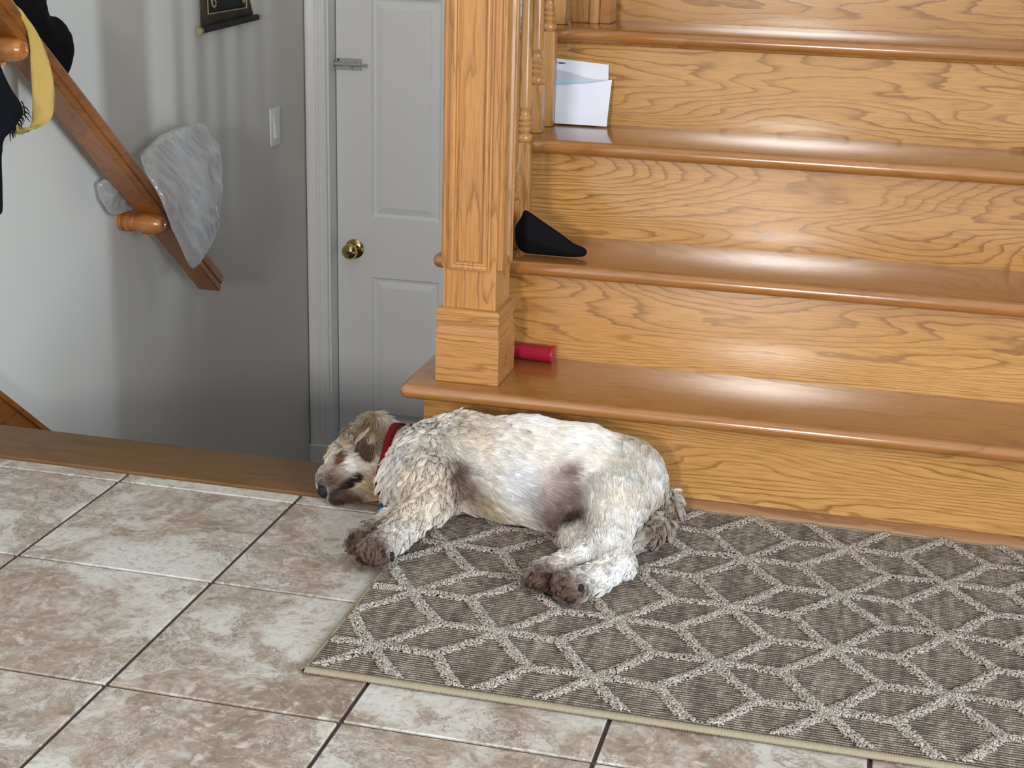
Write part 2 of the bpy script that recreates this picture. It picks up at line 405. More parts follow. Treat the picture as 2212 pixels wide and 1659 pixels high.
# closed side panel below the steps
poly = [(0.001, 0.0)]
for n in range(1, NSTEP + 1): poly += [((n - 1) * RUN + 0.001, n * STEP_H - 0.027), (n * RUN + 0.001, n * STEP_H - 0.027)]
poly += [(2.19, NSTEP * STEP_H - 0.2), (2.19, NSTEP * STEP_H - 0.42), (0.28, -0.08), (0.001, -0.08)]
sp = prism('side_panel', poly, 'x', SX0 + 0.003, SX0 + 0.03, M['riser']); under(sp, stairs)
# quarter-round shoe at the foot of the first riser
qr = [(0.0, 0.002)] + [(-0.020 * math.cos(a), 0.002 + 0.020 * math.sin(a)) for a in [k * math.pi / 12 for k in range(0, 7)]]
sm = prism('shoe_moulding', qr, 'x', SX0, SX1, M['shoe'], smooth=40); under(sm, stairs)

# steps going down
low = empty('lower_staircase', (0.3, 0, -0.19)); tag(low, 'stairs descending below the oak edging board', 'staircase')
for n in range(1, 5):
    y = 0.2295 * (n - 1)
    t = box('tread', (WX + 0.02, y + (0.02 if n > 1 else 0.0), -0.19 * n - 0.026), (SX0 - 0.002, y + 0.2295 + 0.02, -0.19 * n), M['tread'], centre=True, bevel=0.01, seg=3); under(t, low)
    r = box('riser', (WX + 0.02, y + 0.2295, -0.19 * (n + 1)), (SX0 - 0.002, y + 0.2295 + 0.016, -0.19 * n - 0.026), M['riser'], centre=True); under(r, low)
r = box('riser', (WX + 0.02, -0.018, -0.19), (SX0 - 0.002, -0.002, -0.024), M['riser'], centre=True); under(r, low)
sk = prism('skirt_board', [(0.0, 0.187), (0.02, 0.187), (1.02, -0.64), (1.02, -0.95), (0.90, -0.95), (0.0, -0.19)], 'x', WX, WX + 0.018, M['rail']); under(sk, low)
sc_ = prism('skirt_cap', [(0.0, 0.187), (0.02, 0.187), (1.02, -0.64), (1.02, -0.625), (0.02, 0.202), (0.0, 0.202)], 'x', WX, WX + 0.028, M['rail']); under(sc_, low)

# ------------------------------------------------------------------ newel post
newel = empty('newel_post', (0.920, 0.049, 0.19)); tag(newel, 'square oak newel post with framed panels on the bottom step', 'newel post')
def sq_loft(name, prof, mat, parent, n_bevel=0):
    """square column from (half width, z) rings"""
    v = []; f = []
    for h, z in prof: v += [(-h, -h, z), (h, -h, z), (h, h, z), (-h, h, z)]
    for i in range(len(prof) - 1):
        for k in range(4): f.append((i*4+k, i*4+(k+1) % 4, i*4+4+(k+1) % 4, i*4+4+k))
    f += [(3, 2, 1, 0), tuple(range(len(prof)*4-4, len(prof)*4))]
    o = link(name, mesh_py(v, f), parent, mat)
    return o
sq_loft('plinth', [(0.0555, 0), (0.057, 0.0015), (0.057, 0.080), (0.0555, 0.082)], M['plinth'], newel)
sq_loft('base_moulding', [(0.0555, 0.082), (0.0555, 0.086), (0.0565, 0.088), (0.0562, 0.092), (0.0545, 0.096), (0.0535, 0.101), (0.0545, 0.107), (0.0562, 0.111), (0.0568, 0.113), (0.0568, 0.117), (0.0550, 0.118), (0.0550, 0.121), (0.0562, 0.1225), (0.0565, 0.127), (0.0545, 0.1315), (0.049, 0.134), (0.047, 0.1345)], M['plinth'], newel)
sq_loft('shaft', [(0.0460, 0.130), (0.0474, 0.131), (0.0474, 1.05), (0.0460, 1.052)], M['post'], newel)
# applied picture-frame mouldings on the four faces, mitred
FZ0, FZ1, FH = 0.203, 0.97, 0.0365
mp = [(0.0, 0.0), (0.0, 0.0065), (0.0025, 0.0075), (0.0045, 0.0050), (0.0085, 0.0042), (0.0105, 0.0058), (0.0125, 0.0052), (0.0150, 0.0012), (0.0155, 0.0)]
def frame_mesh():
    v = []; f = []; m = len(mp)
    for ux, uz in ((-1, 0), (1, 0), (1, 1), (-1, 1)):
        for ins, pr_ in mp:
            x = ux * (FH - ins); z = (FZ1 - ins) if uz else (FZ0 + ins)
            v.append((x, -0.0474 - pr_, z))
    for k in range(4):
        for i in range(m - 1):
            a, b = k * m, ((k + 1) % 4) * m
            f.append((a + i, b + i, b + i + 1, a + i + 1))
    return v, f
fv, ff = frame_mesh(); fme = mesh_py(fv, ff)
for k in range(4):
    o = link('panel_frame', fme, newel, M['post']); o.rotation_euler[2] = k * math.pi / 2
    if k == 0: pass
cap = sq_loft('cap', [(0.047, 1.05), (0.060, 1.06), (0.060, 1.075), (0.050, 1.085), (0.03, 1.10)], M['plinth'], newel)

# ------------------------------------------------------------------ balusters
def bal_profile(z0):
    p = [(0.0125, 0), (0.0150, 0.003), (0.0160, 0.008), (0.0150, 0.0125), (0.0105, 0.016), (0.0115, 0.019), (0.0140, 0.0225), (0.0140, 0.0255), (0.0110, 0.029), (0.0140, 0.033), (0.0140, 0.0355), (0.0108, 0.039),
         (0.0135, 0.0435), (0.0135, 0.046), (0.0100, 0.050), (0.0096, 0.060), (0.0125, 0.064), (0.0128, 0.067), (0.0122, 0.10), (0.0078, 0.42), (0.0072, 0.62)]
    return [(r, z + z0) for r, z in p]
bal_mesh = {}
def baluster(y, n, tall, label):
    o = empty('baluster', (0.928, y, n * STEP_H)); h = 0.185 if tall else 0.093
    tag(o, label, 'baluster', 'turned oak balusters along the stairs')
    if tall not in bal_mesh:
        bm = bmesh.new(); add_box(bm, (-0.0160, -0.0160, 0), (0.0160, 0.0160, h), 0.003, 2); bal_mesh[tall] = (bm_mesh(bm), lathe_mesh(bal_profile(h - 0.0005), 20))
        for m_ in bal_mesh[tall]: m_.materials.append(M['baluster'])
    b, s = bal_mesh[tall]
    smooth_angle(link('square_block', b, o), 30); smooth_angle(link('turned_shaft', s, o), 40)
baluster(0.337, 2, True, 'turned oak baluster standing right behind the newel post')
baluster(0.424, 3, False, 'turned oak baluster with short square block on the third step')
baluster(0.517, 3, True, 'turned oak baluster with tall square block beside the letters')
baluster(0.612, 4, False, 'turned oak baluster on the fourth step next to the upper post')
baluster(0.245, 2, False, 'turned oak baluster hidden behind the newel post on the second step')
k_ = 0
for n in range(5, 10):
    for dy, tall in ((0.036, False), (0.129, True)):
        k_ += 1
        baluster((n - 1) * RUN + dy, n, tall, 'turned oak baluster higher up the stairs above the picture')
sr = empty('stair_handrail', (0.928, 0.06, 1.2)); tag(sr, 'oak handrail on the balusters above the picture', 'handrail')
ra, rb = Vector((0.928, 0.09, 1.14)), Vector((0.928, 1.80, 1.14 + 1.71 * STEP_H / RUN))
v = []; pq = [(-0.030, -0.02), (0.030, -0.02), (0.033, 0.01), (0.022, 0.03), (-0.022, 0.03), (-0.033, 0.01)]
for P in (ra, rb):
    for x, h in pq: v.append(P + Vector((x, 0, h * 1.4)))
rl = link('rail', mesh_py(v, [(i, (i + 1) % 6, 6 + (i + 1) % 6, 6 + i) for i in range(6)] + [(5, 4, 3, 2, 1, 0), (6, 7, 8, 9, 10, 11)]), None, M['riser']); under(rl, sr)
np2 = empty('stair_post', (0.975, 0.70, 4 * STEP_H)); tag(np2, 'square oak post on the fourth step, cut by the top of the picture', 'newel post')
box('post_core', (-0.036, -0.036, 0), (0.022, 0.036, 1.0), M['post'], np2, 0.002, 1)
box('pilaster', (0.0045, -0.042, 0), (0.0235, 0.030, 0.98), M['baluster'], np2, 0.0015, 1)
box('side_strip', (0.0235, -0.030, 0), (0.046, 0.03, 0.98), M['tread'], np2, 0.0015, 1)

# ------------------------------------------------------------------ door
door = empty('door_1', (JX, 2.262, LZ)); tag(door, 'white panelled door at the foot of the stairwell', kind='structure')
bm = bmesh.new()
W, H, PY = 0.762, 2.03, 0.035
xs = [0.003, 0.118, 0.358, 0.415, 0.655, 0.762]
zs = [0.008, 0.20, 0.712, 0.914, 1.62, 1.72, 1.94, 2.03]
vals = {}
def vv(x, y, z):
    k = (round(x, 5), round(y, 5), round(z, 5))
    if k not in vals: vals[k] = bm.verts.new(k)
    return vals[k]
holes = [(a, b, c, d) for a, b in ((0.123, 0.356), (0.412, 0.645)) for c, d in ((0.20, 0.712), (0.914, 1.62), (1.70, 1.92))]
ux = sorted({0.003, 0.762, 0.123, 0.356, 0.412, 0.645}); uz = sorted({0.008, 2.03, 0.20, 0.712, 0.914, 1.62, 1.70, 1.92})
for a, b in zip(ux, ux[1:]):
    for c, d in zip(uz, uz[1:]):
        if any(h[0] == a and h[1] == b and h[2] == c and h[3] == d for h in holes): continue
        bm.faces.new([vv(a, 0, c), vv(b, 0, c), vv(b, 0, d), vv(a, 0, d)])
bm.faces.new([vv(0.003, 0.035, 0.008), vv(0.003, 0.035, 2.03), vv(0.762, 0.035, 2.03), vv(0.762, 0.035, 0.008)])
for q in (((0.003, 0.008), (0.003, 2.03)), ((0.762, 0.008), (0.762, 2.03)), ((0.003, 2.03), (0.762, 2.03)), ((0.003, 0.008), (0.762, 0.008))):
    (a, c), (b, d) = q; bm.faces.new([vv(a, 0, c), vv(b, 0, d), vv(b, 0.035, d), vv(a, 0.035, c)])
link('slab', bm_mesh(bm), door, M['door'])
def door_panel(a, b, c, d):
    rings = [(0, 0), (0.002, 0.004), (0.006, 0.0075), (0.012, 0.0085), (0.014, 0.0085), (0.0335, 0.0025), (0.0345, 0.0012)]
    v = []; f = []
    for ins, dep in rings:
        v += [(a + ins, dep, c + ins), (b - ins, dep, c + ins), (b - ins, dep, d - ins), (a + ins, dep, d - ins)]
    for i in range(len(rings) - 1):
        for k in range(4): f.append((i*4+k, i*4+(k+1) % 4, i*4+4+(k+1) % 4, i*4+4+k))
    f.append(tuple(range(len(rings)*4-4, len(rings)*4)))
    link('panel', mesh_py(v, f), door, M['door'])
for h in holes: door_panel(*h)
kn = empty('knob', (0.062, 0, 0.804)); kn.parent = door; kn['label'] = 'polished brass door knob'
lathe('rose', [(0.002, -0.010), (0.018, -0.0095), (0.027, -0.007), (0.0325, -0.003), (0.033, 0.0)], M['brass'], kn, 32, 'y')
lathe('grip', [(0.001, -0.066), (0.010, -0.0655), (0.019, -0.062), (0.0255, -0.054), (0.0265, -0.046), (0.0225, -0.036), (0.014, -0.027), (0.0105, -0.020), (0.0105, -0.008)], M['brass'], kn, 32, 'y')
lathe('lock_button', [(0.0045, -0.0685), (0.0045, -0.064)], M['hole'], kn, 12, 'y')
sb = empty('slide_bolt', (0.045, 0, 1.408)); sb.parent = door; sb['label'] = 'small zinc slide bolt'
box('plate', (-0.044, -0.0018, -0.019), (0.044, 0.0, 0.019), M['steel'], sb, 0.001, 1)
tube('bolt_rod', [(-0.046, -0.009, 0.0), (0.066, -0.009, 0.0)], 0.0052, M['steel'], sb, 12)
for x0, x1 in ((-0.042, -0.016), (0.008, 0.040)): tube('guide', [(x0, -0.0085, 0.0005), (x1, -0.0085, 0.0005)], 0.0082, M['steel'], sb, 12)
tube('thumb_pin', [(0.012, -0.009, -0.004), (0.012, -0.016, -0.014)], 0.0032, M['steel'], sb, 8)
for x, z in ((-0.034, 0.013), (0.034, 0.013), (-0.034, -0.013), (0.034, -0.013)):
    lathe('screw', [(0.0036, -0.0026), (0.0036, -0.001)], M['hole'] if x < 0 and z > 0 else M['steel'], sb, 10, 'y', (x, 0, z))
cs = empty('trim_2', (JX, 2.2, LZ)); tag(cs, 'white moulded casing around the door', kind='structure')
cp = [(0, 0), (0, -0.010), (0.004, -0.014), (0.010, -0.015), (0.012, -0.0125), (0.024, -0.0125), (0.026, -0.0155), (0.032, -0.0165), (0.036, -0.0145), (0.050, -0.0175), (0.056, -0.019), (0.064, -0.019), (0.067, -0.017), (0.068, 0.0)]
prism('side_casing', [(-0.0065 - x, y) for x, y in cp[::-1]], 'z', 0.0, DTOP - LZ + 0.068, M['casing'], cs)
prism('side_casing', [(0.768 + 0.0065 + x, y) for x, y in cp[::-1]], 'z', 0.0, DTOP - LZ + 0.068, M['casing'], cs)
prism('head_casing', [(y, DTOP - LZ + 0.0065 + x) for x, y in cp[::-1]], 'x', -0.006, 0.774, M['casing'], cs)
box('jamb', (-0.0195, 0.0, 0), (0.0, 0.10, DTOP - LZ), M['door'], cs); box('jamb', (0.768, 0.0, 0), (0.7875, 0.10, DTOP - LZ), M['door'], cs)
box('head_jamb', (0.0, 0.0, DTOP - LZ - 0.012), (0.768, 0.10, DTOP - LZ), M['door'], cs)
box('plinth_block', (-0.0765, -0.026, 0), (-0.004, 0.0, 0.125), M['casing'], cs, 0.002, 1)

# light switch
sw = empty('light_switch', (WX, 1.93, 0.297)); tag(sw, 'white rocker light switch on the grey wall beside the door', 'light switch')
bm = bmesh.new(); add_box(bm, (0, -0.038, -0.0585), (0.006, 0.038, 0.0585), 0.0035, 3); smooth_angle(link('plate', bm_mesh(bm), sw, M['plastic']), 40)
v = [(0.004, -0.017, -0.034), (0.004, 0.017, -0.034), (0.004, 0.017, 0.034), (0.004, -0.017, 0.034), (0.0125, -0.016, -0.033), (0.0125, 0.016, -0.033), (0.0072, 0.016, 0.033), (0.0072, -0.016, 0.033)]
link('rocker', mesh_py(v, [(0, 1, 2, 3), (4, 7, 6, 5), (0, 4, 5, 1), (1, 5, 6, 2), (2, 6, 7, 3), (3, 7, 4, 0)]), sw, M['plastic'])
box('rocker_frame', (0.005, -0.0185, -0.0355), (0.0066, 0.0185, 0.0355), M['casing'], sw, 0.0005, 1)

# hanging scroll
scr = empty('hanging_scroll', (WX, 1.60, 0.63)); tag(scr, 'black hanging scroll with gold brocade border on the wall', 'wall scroll')
def scroll_sheet(name, y0, y1, z0, z1, x, mat, flare=0.0):
    v = []; f = []; nz = 12
    for i in range(nz + 1):
        t = i / nz; z = z0 + (z1 - z0) * t; k = flare * max(0.0, 1 - t * 7) ** 2
        for j in range(7):
            s = j / 6; y = y0 + (y1 - y0) * s
            if s > 0.99: y += k
            v.append((x + 0.0015 * math.sin(s * 5), y, z))
    for i in range(nz):
        for j in range(6): f.append((i*7+j, i*7+j+1, i*7+8+j, i*7+7+j))
    o = link(name, mesh_py(v, f), scr, mat, True); o.modifiers.new('thickness', 'SOLIDIFY').thickness = 0.0015; return o
def brocade():
    m = N('brocade'); v = m.coords(); n1 = m.n('ShaderNodeTexVoronoi', {'Vector': v, 'Scale': 95.0}).outputs[0]
    n2 = m.noise(v, 160, 3, 0.6)
    c = m.ramp(m.math('ADD', n1, m.math('MULTIPLY', n2, 0.5)), [(0.35, (0.10, 0.072, 0.035, 1)), (0.55, (0.022, 0.016, 0.010, 1)), (0.75, (0.055, 0.040, 0.020, 1))])
    m.bs(Base_Color=c, Roughness=0.75); return m.m
M['brocade'] = brocade()
scroll_sheet('brocade_border', -0.168, 0.155, 0.004, 0.62, 0.007, M['brocade'], 0.03)
scroll_sheet('silk_panel', -0.135, 0.116, 0.040, 0.58, 0.0105, M['scroll_black'])
for a, b in (((-0.138, 0.037), (0.119, 0.037)), ((-0.138, 0.037), (-0.138, 0.583)), ((0.119, 0.037), (0.119, 0.583))):
    tube('gold_line', [(0.0125, a[0], a[1]), (0.0125, b[0], b[1])], 0.0016, M['gold'], scr, 6)
def stroke(pts): tube('gold_character', [(0.0130, y, z) for y, z in pts], 0.0031, M['gold'], scr, 6)
stroke([(-0.106, 0.150), (-0.112, 0.125), (-0.117, 0.098), (-0.116, 0.075), (-0.110, 0.058), (-0.101, 0.053), (-0.091, 0.056), (-0.088, 0.064), (-0.093, 0.071), (-0.103, 0.073), (-0.091, 0.079), (-0.085, 0.090), (-0.092, 0.101), (-0.108, 0.099)])
stroke([(0.074, 0.100), (0.086, 0.064), (0.099, 0.053), (0.108, 0.062), (0.116, 0.085)]); stroke([(-0.02, 0.13), (0.02, 0.15), (0.045, 0.125)])
rod = tube('rod', [(0.0125, -0.185, -0.003), (0.0125, 0.190, 0.005)], 0.0085, M['scroll_black'], scr, 16)
for s, z in ((-1, -0.0035), (1, 0.0055)):
    y = -0.185 if s < 0 else 0.190
    tube('finial', [(0.0125, y, z), (0.0125, y + s * 0.014, z)], [0.0085, 0.0092], M['gold'], scr, 14)

# ------------------------------------------------------------------ handrail on the left wall
hr = empty('handrail', (-0.17, 0.363, 0.70)); tag(hr, 'stained oak wall handrail descending the stairwell', 'handrail')
SL = -0.828
def rz_top(y): return 0.695 + SL * (y - 0.457)
c_, s_ = 1 / math.hypot(1, SL), SL / math.hypot(1, SL)
tdir = Vector((0, c_, s_)); ndir = Vector((0, -s_, c_))            # along and square to the rail
prof = [(-0.030, 0.0), (0.028, 0.0), (0.030, 0.0025), (0.0305, 0.016), (0.0265, 0.019), (0.0265, 0.0215), (0.0305, 0.0245), (0.0310, 0.044), (0.027, 0.051), (0.018, 0.0535), (-0.018, 0.0535), (-0.027, 0.051), (-0.031, 0.044), (-0.030, 0.020)]
ya, yb = -0.06, 1.31
Pa = Vector((-0.17, ya, rz_top(ya))) - ndir * 0.0535; Pb = Vector((-0.17, yb, rz_top(yb))) - ndir * 0.0535
v = []; m_ = len(prof)
for P in (Pa, Pb):
    for x, h in prof: v.append(P + Vector((x, 0, 0)) + ndir * h)
f = [(i, (i + 1) % m_, m_ + (i + 1) % m_, m_ + i) for i in range(m_)] + [tuple(range(m_)), tuple(range(2 * m_ - 1, m_ - 1, -1))]
bm = bmesh.new(); me = mesh_py(v, f); bm.from_mesh(me); ro = link('rail', bm_mesh(bm), None, M['rail']); under(ro, hr); smooth_angle(ro, 25)
bprof = [(0.010, 0.0), (0.0235, 0.0002), (0.0245, 0.004), (0.0235, 0.009), (0.0190, 0.011), (0.0190, 0.013), (0.0235, 0.016), (0.0250, 0.021), (0.0245, 0.028), (0.0200, 0.031), (0.0195, 0.0335), (0.0225, 0.036), (0.0225, 0.040), (0.0205, 0.0425),
         (0.0215, 0.046), (0.0245, 0.056), (0.0262, 0.070), (0.0258, 0.084), (0.0235, 0.098), (0.0200, 0.109), (0.0170, 0.115), (0.0110, 0.1165), (0.0095, 0.112)]
for y in (0.943, 0.366):
    zc = rz_top(y) - 0.068 - 0.024
    b = lathe('bracket', bprof, M['bracket'], None, 28, 'x', (WX, y, zc), 35); under(b, hr)
    s2 = lathe('bracket_plug', [(0.0085, -0.004), (0.0085, 0.001), (0.006, 0.0025)], M['bracket'], b, 14, 'z', (0.066, 0, -0.0275))

# ------------------------------------------------------------------ things hung on the handrail
def film():
    m = N('clear_plastic_film'); t = m.t
    lw = m.n('ShaderNodeLayerWeight', {'Blend': 0.42})
    fac = m.math('ADD', m.math('MULTIPLY', lw.outputs['Facing'], 0.50), 0.24, True)
    tl = m.n('ShaderNodeBsdfTranslucent', {'Color': (0.95, 0.96, 0.97, 1)}); df = m.n('ShaderNodeBsdfDiffuse', {'Color': (0.95, 0.96, 0.97, 1)})
    gl = m.n('ShaderNodeBsdfGlossy', {'Color': (1, 1, 1, 1), 'Roughness': 0.05}); tp = m.n('ShaderNodeBsdfTransparent', {'Color': (0.98, 0.98, 0.99, 1)})
    a = m.n('ShaderNodeMixShader', {0: 0.4, 1: df.outputs[0], 2: tl.outputs[0]})
    b = m.n('ShaderNodeMixShader', {0: fac, 1: tp.outputs[0], 2: a.outputs[0]})
    c = m.n('ShaderNodeMixShader', {0: m.math('ADD', m.math('MULTIPLY', lw.outputs['Fresnel'], 0.5), 0.08), 1: b.outputs[0], 2: gl.outputs[0]})
    t.links.new(c.outputs[0], m.out.inputs[0]); return m.m
M['film'] = film()
bag = empty('plastic_bag', (-0.14, 1.1, 0.07)); tag(bag, 'crumpled clear plastic bag draped over the wooden handrail', 'plastic bag')
bo = [(-0.175,0.920,0.374), (-0.175,1.034,0.405), (-0.175,1.138,0.410), (-0.175,1.261,0.409), (-0.175,1.307,0.390), (-0.175,1.347,0.338), (-0.150,1.332,0.277), (-0.110,1.244,0.210), (-0.100,1.202,0.144), (-0.100,1.136,0.102), (-0.100,1.072,0.071), (-0.100,1.031,0.068), (-0.100,1.006,0.091), (-0.100,0.944,0.179), (-0.102,0.898,0.252), (-0.112,0.896,0.281), (-0.145,0.894,0.330)]
o = pillow('bag_body', bo, 0.034, M['film'], None, 0.007, 0.015, 9, 0.25, 3, True, flat_n=(1, 0, 0)); under(o, bag)
lo = [(-0.222,0.799,0.323), (-0.222,0.829,0.329), (-0.222,0.884,0.308), (-0.222,0.973,0.240), (-0.222,0.959,0.225), (-0.222,0.876,0.229), (-0.222,0.849,0.238), (-0.222,0.808,0.282)]
o = pillow('bag_tail', lo, 0.016, M['film'], None, 0.005, 0.007, 22, 0.9, 7, True, flat_n=(1, 0, 0)); under(o, bag)

def ribbon(name, path, mat, parent=None, thick=0.0016):
    """a strap: (centre, half-width vector) stations"""
    P = [(Vector(c), Vector(w)) for c, w in path]; Q = []
    for i in range(len(P) - 1):                     # smooth in between
        p0, p1, p2, p3 = P[max(i - 1, 0)], P[i], P[i + 1], P[min(i + 2, len(P) - 1)]
        for t in (0, 0.25, 0.5, 0.75):
            cr = lambda a, b, c, d: 0.5 * ((2 * b) + (c - a) * t + (2 * a - 5 * b + 4 * c - d) * t * t + (3 * b - a - 3 * c + d) * t ** 3)
            Q.append((cr(p0[0], p1[0], p2[0], p3[0]), cr(p0[1], p1[1], p2[1], p3[1])))
    Q.append(P[-1]); v = []; f = []
    for i, (c, w) in enumerate(Q):
        for j in range(7):
            s = j / 3 - 1; t = Q[min(i + 1, len(Q) - 1)][0] - Q[max(i - 1, 0)][0]; nn = t.cross(w); nn = nn.normalized() if nn.length > 1e-9 else nn
            v.append(c + w * s + nn * 0.0022 * math.cos(s * 4 + i * 0.8))
    for i in range(len(Q) - 1):
        for j in range(6): f.append((i*7+j, i*7+j+1, i*7+8+j, i*7+7+j))
    o = link(name, mesh_py(v, f), parent, mat, True); mo = o.modifiers.new('thickness', 'SOLIDIFY'); mo.thickness = thick; mo.offset = 0
    return o
wd = Vector((0.80, 0.60, 0))
st = ribbon('cloth_belt', [((-0.185, 0.345, 0.800), Vector((0, 0.012, -0.010))), ((-0.150, 0.372, 0.770), Vector((0.004, 0.010, -0.012))), ((-0.131, 0.388, 0.730), wd * 0.007), ((-0.124, 0.402, 0.690), wd * 0.013), ((-0.120, 0.408, 0.640), wd * 0.020), ((-0.118, 0.408, 0.590), wd * 0.0225), ((-0.118, 0.402, 0.552), wd * 0.0215), ((-0.118, 0.388, 0.528), Vector((0.014, 0.014, 0.004))), ((-0.127, 0.362, 0.517), Vector((0.012, 0.010, 0.006))), ((-0.142, 0.332, 0.520), Vector((0.012, 0.006, 0.004))), ((-0.158, 0.318, 0.545), Vector((0.012, 0.004, 0.0))), ((-0.165, 0.315, 0.60), Vector((0.012, 0.004, 0)))], M['yellow'])
tag(st, 'yellow cloth belt looped over the wooden handrail', 'belt')
bb = pillow('black_bag', [(-0.19,0.440,0.815), (-0.19,0.511,0.800), (-0.19,0.559,0.790), (-0.19,0.555,0.748), (-0.19,0.563,0.730), (-0.19,0.616,0.723), (-0.19,0.630,0.711), (-0.19,0.656,0.678), (-0.19,0.662,0.645), (-0.19,0.630,0.600), (-0.19,0.600,0.578), (-0.19,0.571,0.602), (-0.19,0.502,0.660), (-0.19,0.43,0.720), (-0.19,0.41,0.78)], 0.03, M['black_cloth'], None, 0.010, 0.004, 25, 0.7, 5, flat_n=(1, 0, 0))
tag(bb, 'black cloth bundle tucked behind the upper handrail', 'cloth')
sf = empty('black_scarf', (-0.115, 0.25, 0.40)); tag(sf, 'black fringed scarf hanging below the handrail at the picture edge', 'scarf')
so = pillow('scarf_cloth', [(-0.122,0.040,0.985), (-0.122,0.120,0.950), (-0.121,0.180,0.800), (-0.119,0.225,0.715), (-0.118,0.250,0.672), (-0.115,0.264,0.638), (-0.113,0.287,0.603), (-0.111,0.309,0.582), (-0.110,0.318,0.556), (-0.110,0.294,0.545), (-0.110,0.274,0.530), (-0.110,0.236,0.520), (-0.110,0.223,0.483), (-0.110,0.220,0.437), (-0.110,0.213,0.371), (-0.110,0.194,0.371), (-0.110,0.120,0.376), (-0.114,0.05,0.62)], 0.010, M['navy_cloth'], None, 0.008, 0.006, 35, 0.8, 8, flat_n=(1, 0, 0)); under(so, sf)
fr_pts = [(0.311, 0.580), (0.315, 0.570), (0.318, 0.560), (0.314, 0.554), (0.305, 0.550), (0.296, 0.546), (0.288, 0.541), (0.281, 0.536), (0.274, 0.531), (0.262, 0.527)]
for i, (y, z) in enumerate(fr_pts):
    for k in range(2):
        a = random.uniform(-0.5, 0.5); L = random.uniform(0.012, 0.026)
        d = Vector((random.uniform(-0.2, 0.4), 0.65 - i * 0.06 + a * 0.4, -0.75)).normalized()
        p = Vector((-0.108, y - 0.004, z + 0.003)); q = p + d * L
        e_ = tube('fringe', [p, p.lerp(q, 0.5) + Vector((0, a * 0.004, 0.002)), q], [0.0017, 0.0013, 0.0006], M['navy_cloth'], None, 5); under(e_, sf)

# ------------------------------------------------------------------ things on the steps
def sheet(name, pts, mat, parent, thick=0.0006):
    bm = bmesh.new(); vs_ = [bm.verts.new(p) for p in pts]; bm.faces.new(vs_); bmesh.ops.triangulate(bm, faces=bm.faces)
    o = link(name, bm_mesh(bm), parent, mat); s = o.modifiers.new('thickness', 'SOLIDIFY'); s.thickness = thick; return o
def landscape():
    m = N('printed_landscape'); v = m.coords()
    g = m.n('ShaderNodeSeparateXYZ', {0: v}).outputs[2]
    t = m.math('ADD', m.math('MULTIPLY', m.math('SUBTRACT', g, 0.640), 28.0), m.math('MULTIPLY', m.math('SUBTRACT', m.noise(v, 60, 3), 0.5), 0.25))
    m.bs(Base_Color=m.ramp(t, [(0.05, srgb(186, 206, 214)), (0.35, srgb(160, 188, 200)), (0.5, srgb(182, 184, 194)), (0.9, srgb(190, 180, 184))]), Roughness=0.55); return m.m
M['landscape'] = landscape()
let = empty('letter', (0.98, 0.56, 0.571)); tag(let, 'opened white letter in its envelope leaning against the fourth riser', 'letter')
bk = sheet('letter_sheet', [(0.929, 0.549, 0.572), (1.047, 0.549, 0.572), (1.040, 0.574, 0.689), (0.9265, 0.574, 0.6967)], M['paper'], None); under(bk, let)
md = sheet('picture_card', [(0.930, 0.5455, 0.5725), (1.0455, 0.5455, 0.5725), (1.0385, 0.5635, 0.660), (1.015, 0.564, 0.6603), (0.991, 0.5645, 0.6636), (0.968, 0.566, 0.6695), (0.9476, 0.567, 0.6738), (0.9286, 0.567, 0.6746)], M['landscape'], None); under(md, let)
fr = sheet('envelope', [(0.931, 0.5385, 0.572), (1.0475, 0.5385, 0.572), (1.0511, 0.556, 0.6625), (1.031, 0.5555, 0.6579), (1.0124, 0.555, 0.6541), (0.994, 0.555, 0.6512), (0.975, 0.555, 0.6493), (0.951, 0.555, 0.6465), (0.9279, 0.555, 0.6455)], M['paper'], None); under(fr, let)
for x0, x1, z in ((0.9325, 0.9365, 0.6884), (0.939, 0.9525, 0.6876)):
    k = int((x1 - x0) / 0.0014)
    for q in range(k):
        xx = x0 + (q + 0.5) * (x1 - x0) / k; hh = random.choice((0.0010, 0.0013, 0.0017))
        g_ = box('printed_text', (xx - 0.00055, 0.5706, z - hh), (xx + 0.00055, 0.5726, z + hh), M['ink']); under(g_, let)
cl = pillow('black_pouch', [(0.9640,0.2050,0.4650), (0.9799,0.2050,0.4558), (1.0064,0.2050,0.4399), (1.0373,0.2050,0.4217), (1.0594,0.2050,0.4063), (1.0811,0.2050,0.4012), (1.0874,0.2050,0.3948), (1.081,0.2050,0.384), (1.0562,0.2050,0.3812), (1.0086,0.2050,0.3812), (0.9738,0.2050,0.3812), (0.9583,0.2050,0.384), (0.9483,0.2050,0.4033), (0.9475,0.2050,0.4310), (0.9585,0.2050,0.4456)], 0.034, M['black_cloth'], None, 0.0055, 0.003, 25, 0.5, 2, power=0.7, flat_n=(0, -1, 0))
tag(cl, 'black cloth pouch lying on the second step beside the newel post', 'pouch')
rc = empty('red_tumbler', (0.95, 0.166, 0.207)); tag(rc, 'red plastic tumbler lying on its side on the bottom step', 'tumbler')
rc.rotation_euler = (0, math.radians(1.6), 0)
lathe('cup_wall', [(0.0002, -0.045), (0.0128, -0.045), (0.0135, -0.043), (0.0160, 0.083), (0.0166, 0.084), (0.0166, 0.0865), (0.0150, 0.0865), (0.0142, 0.06), (0.0120, -0.038)], M['red'], rc, 32, 'x')
lathe('rim', [(0.0152, 0.0835), (0.0172, 0.084), (0.0172, 0.0868), (0.0152, 0.0870)], M['red'], rc, 32, 'x')

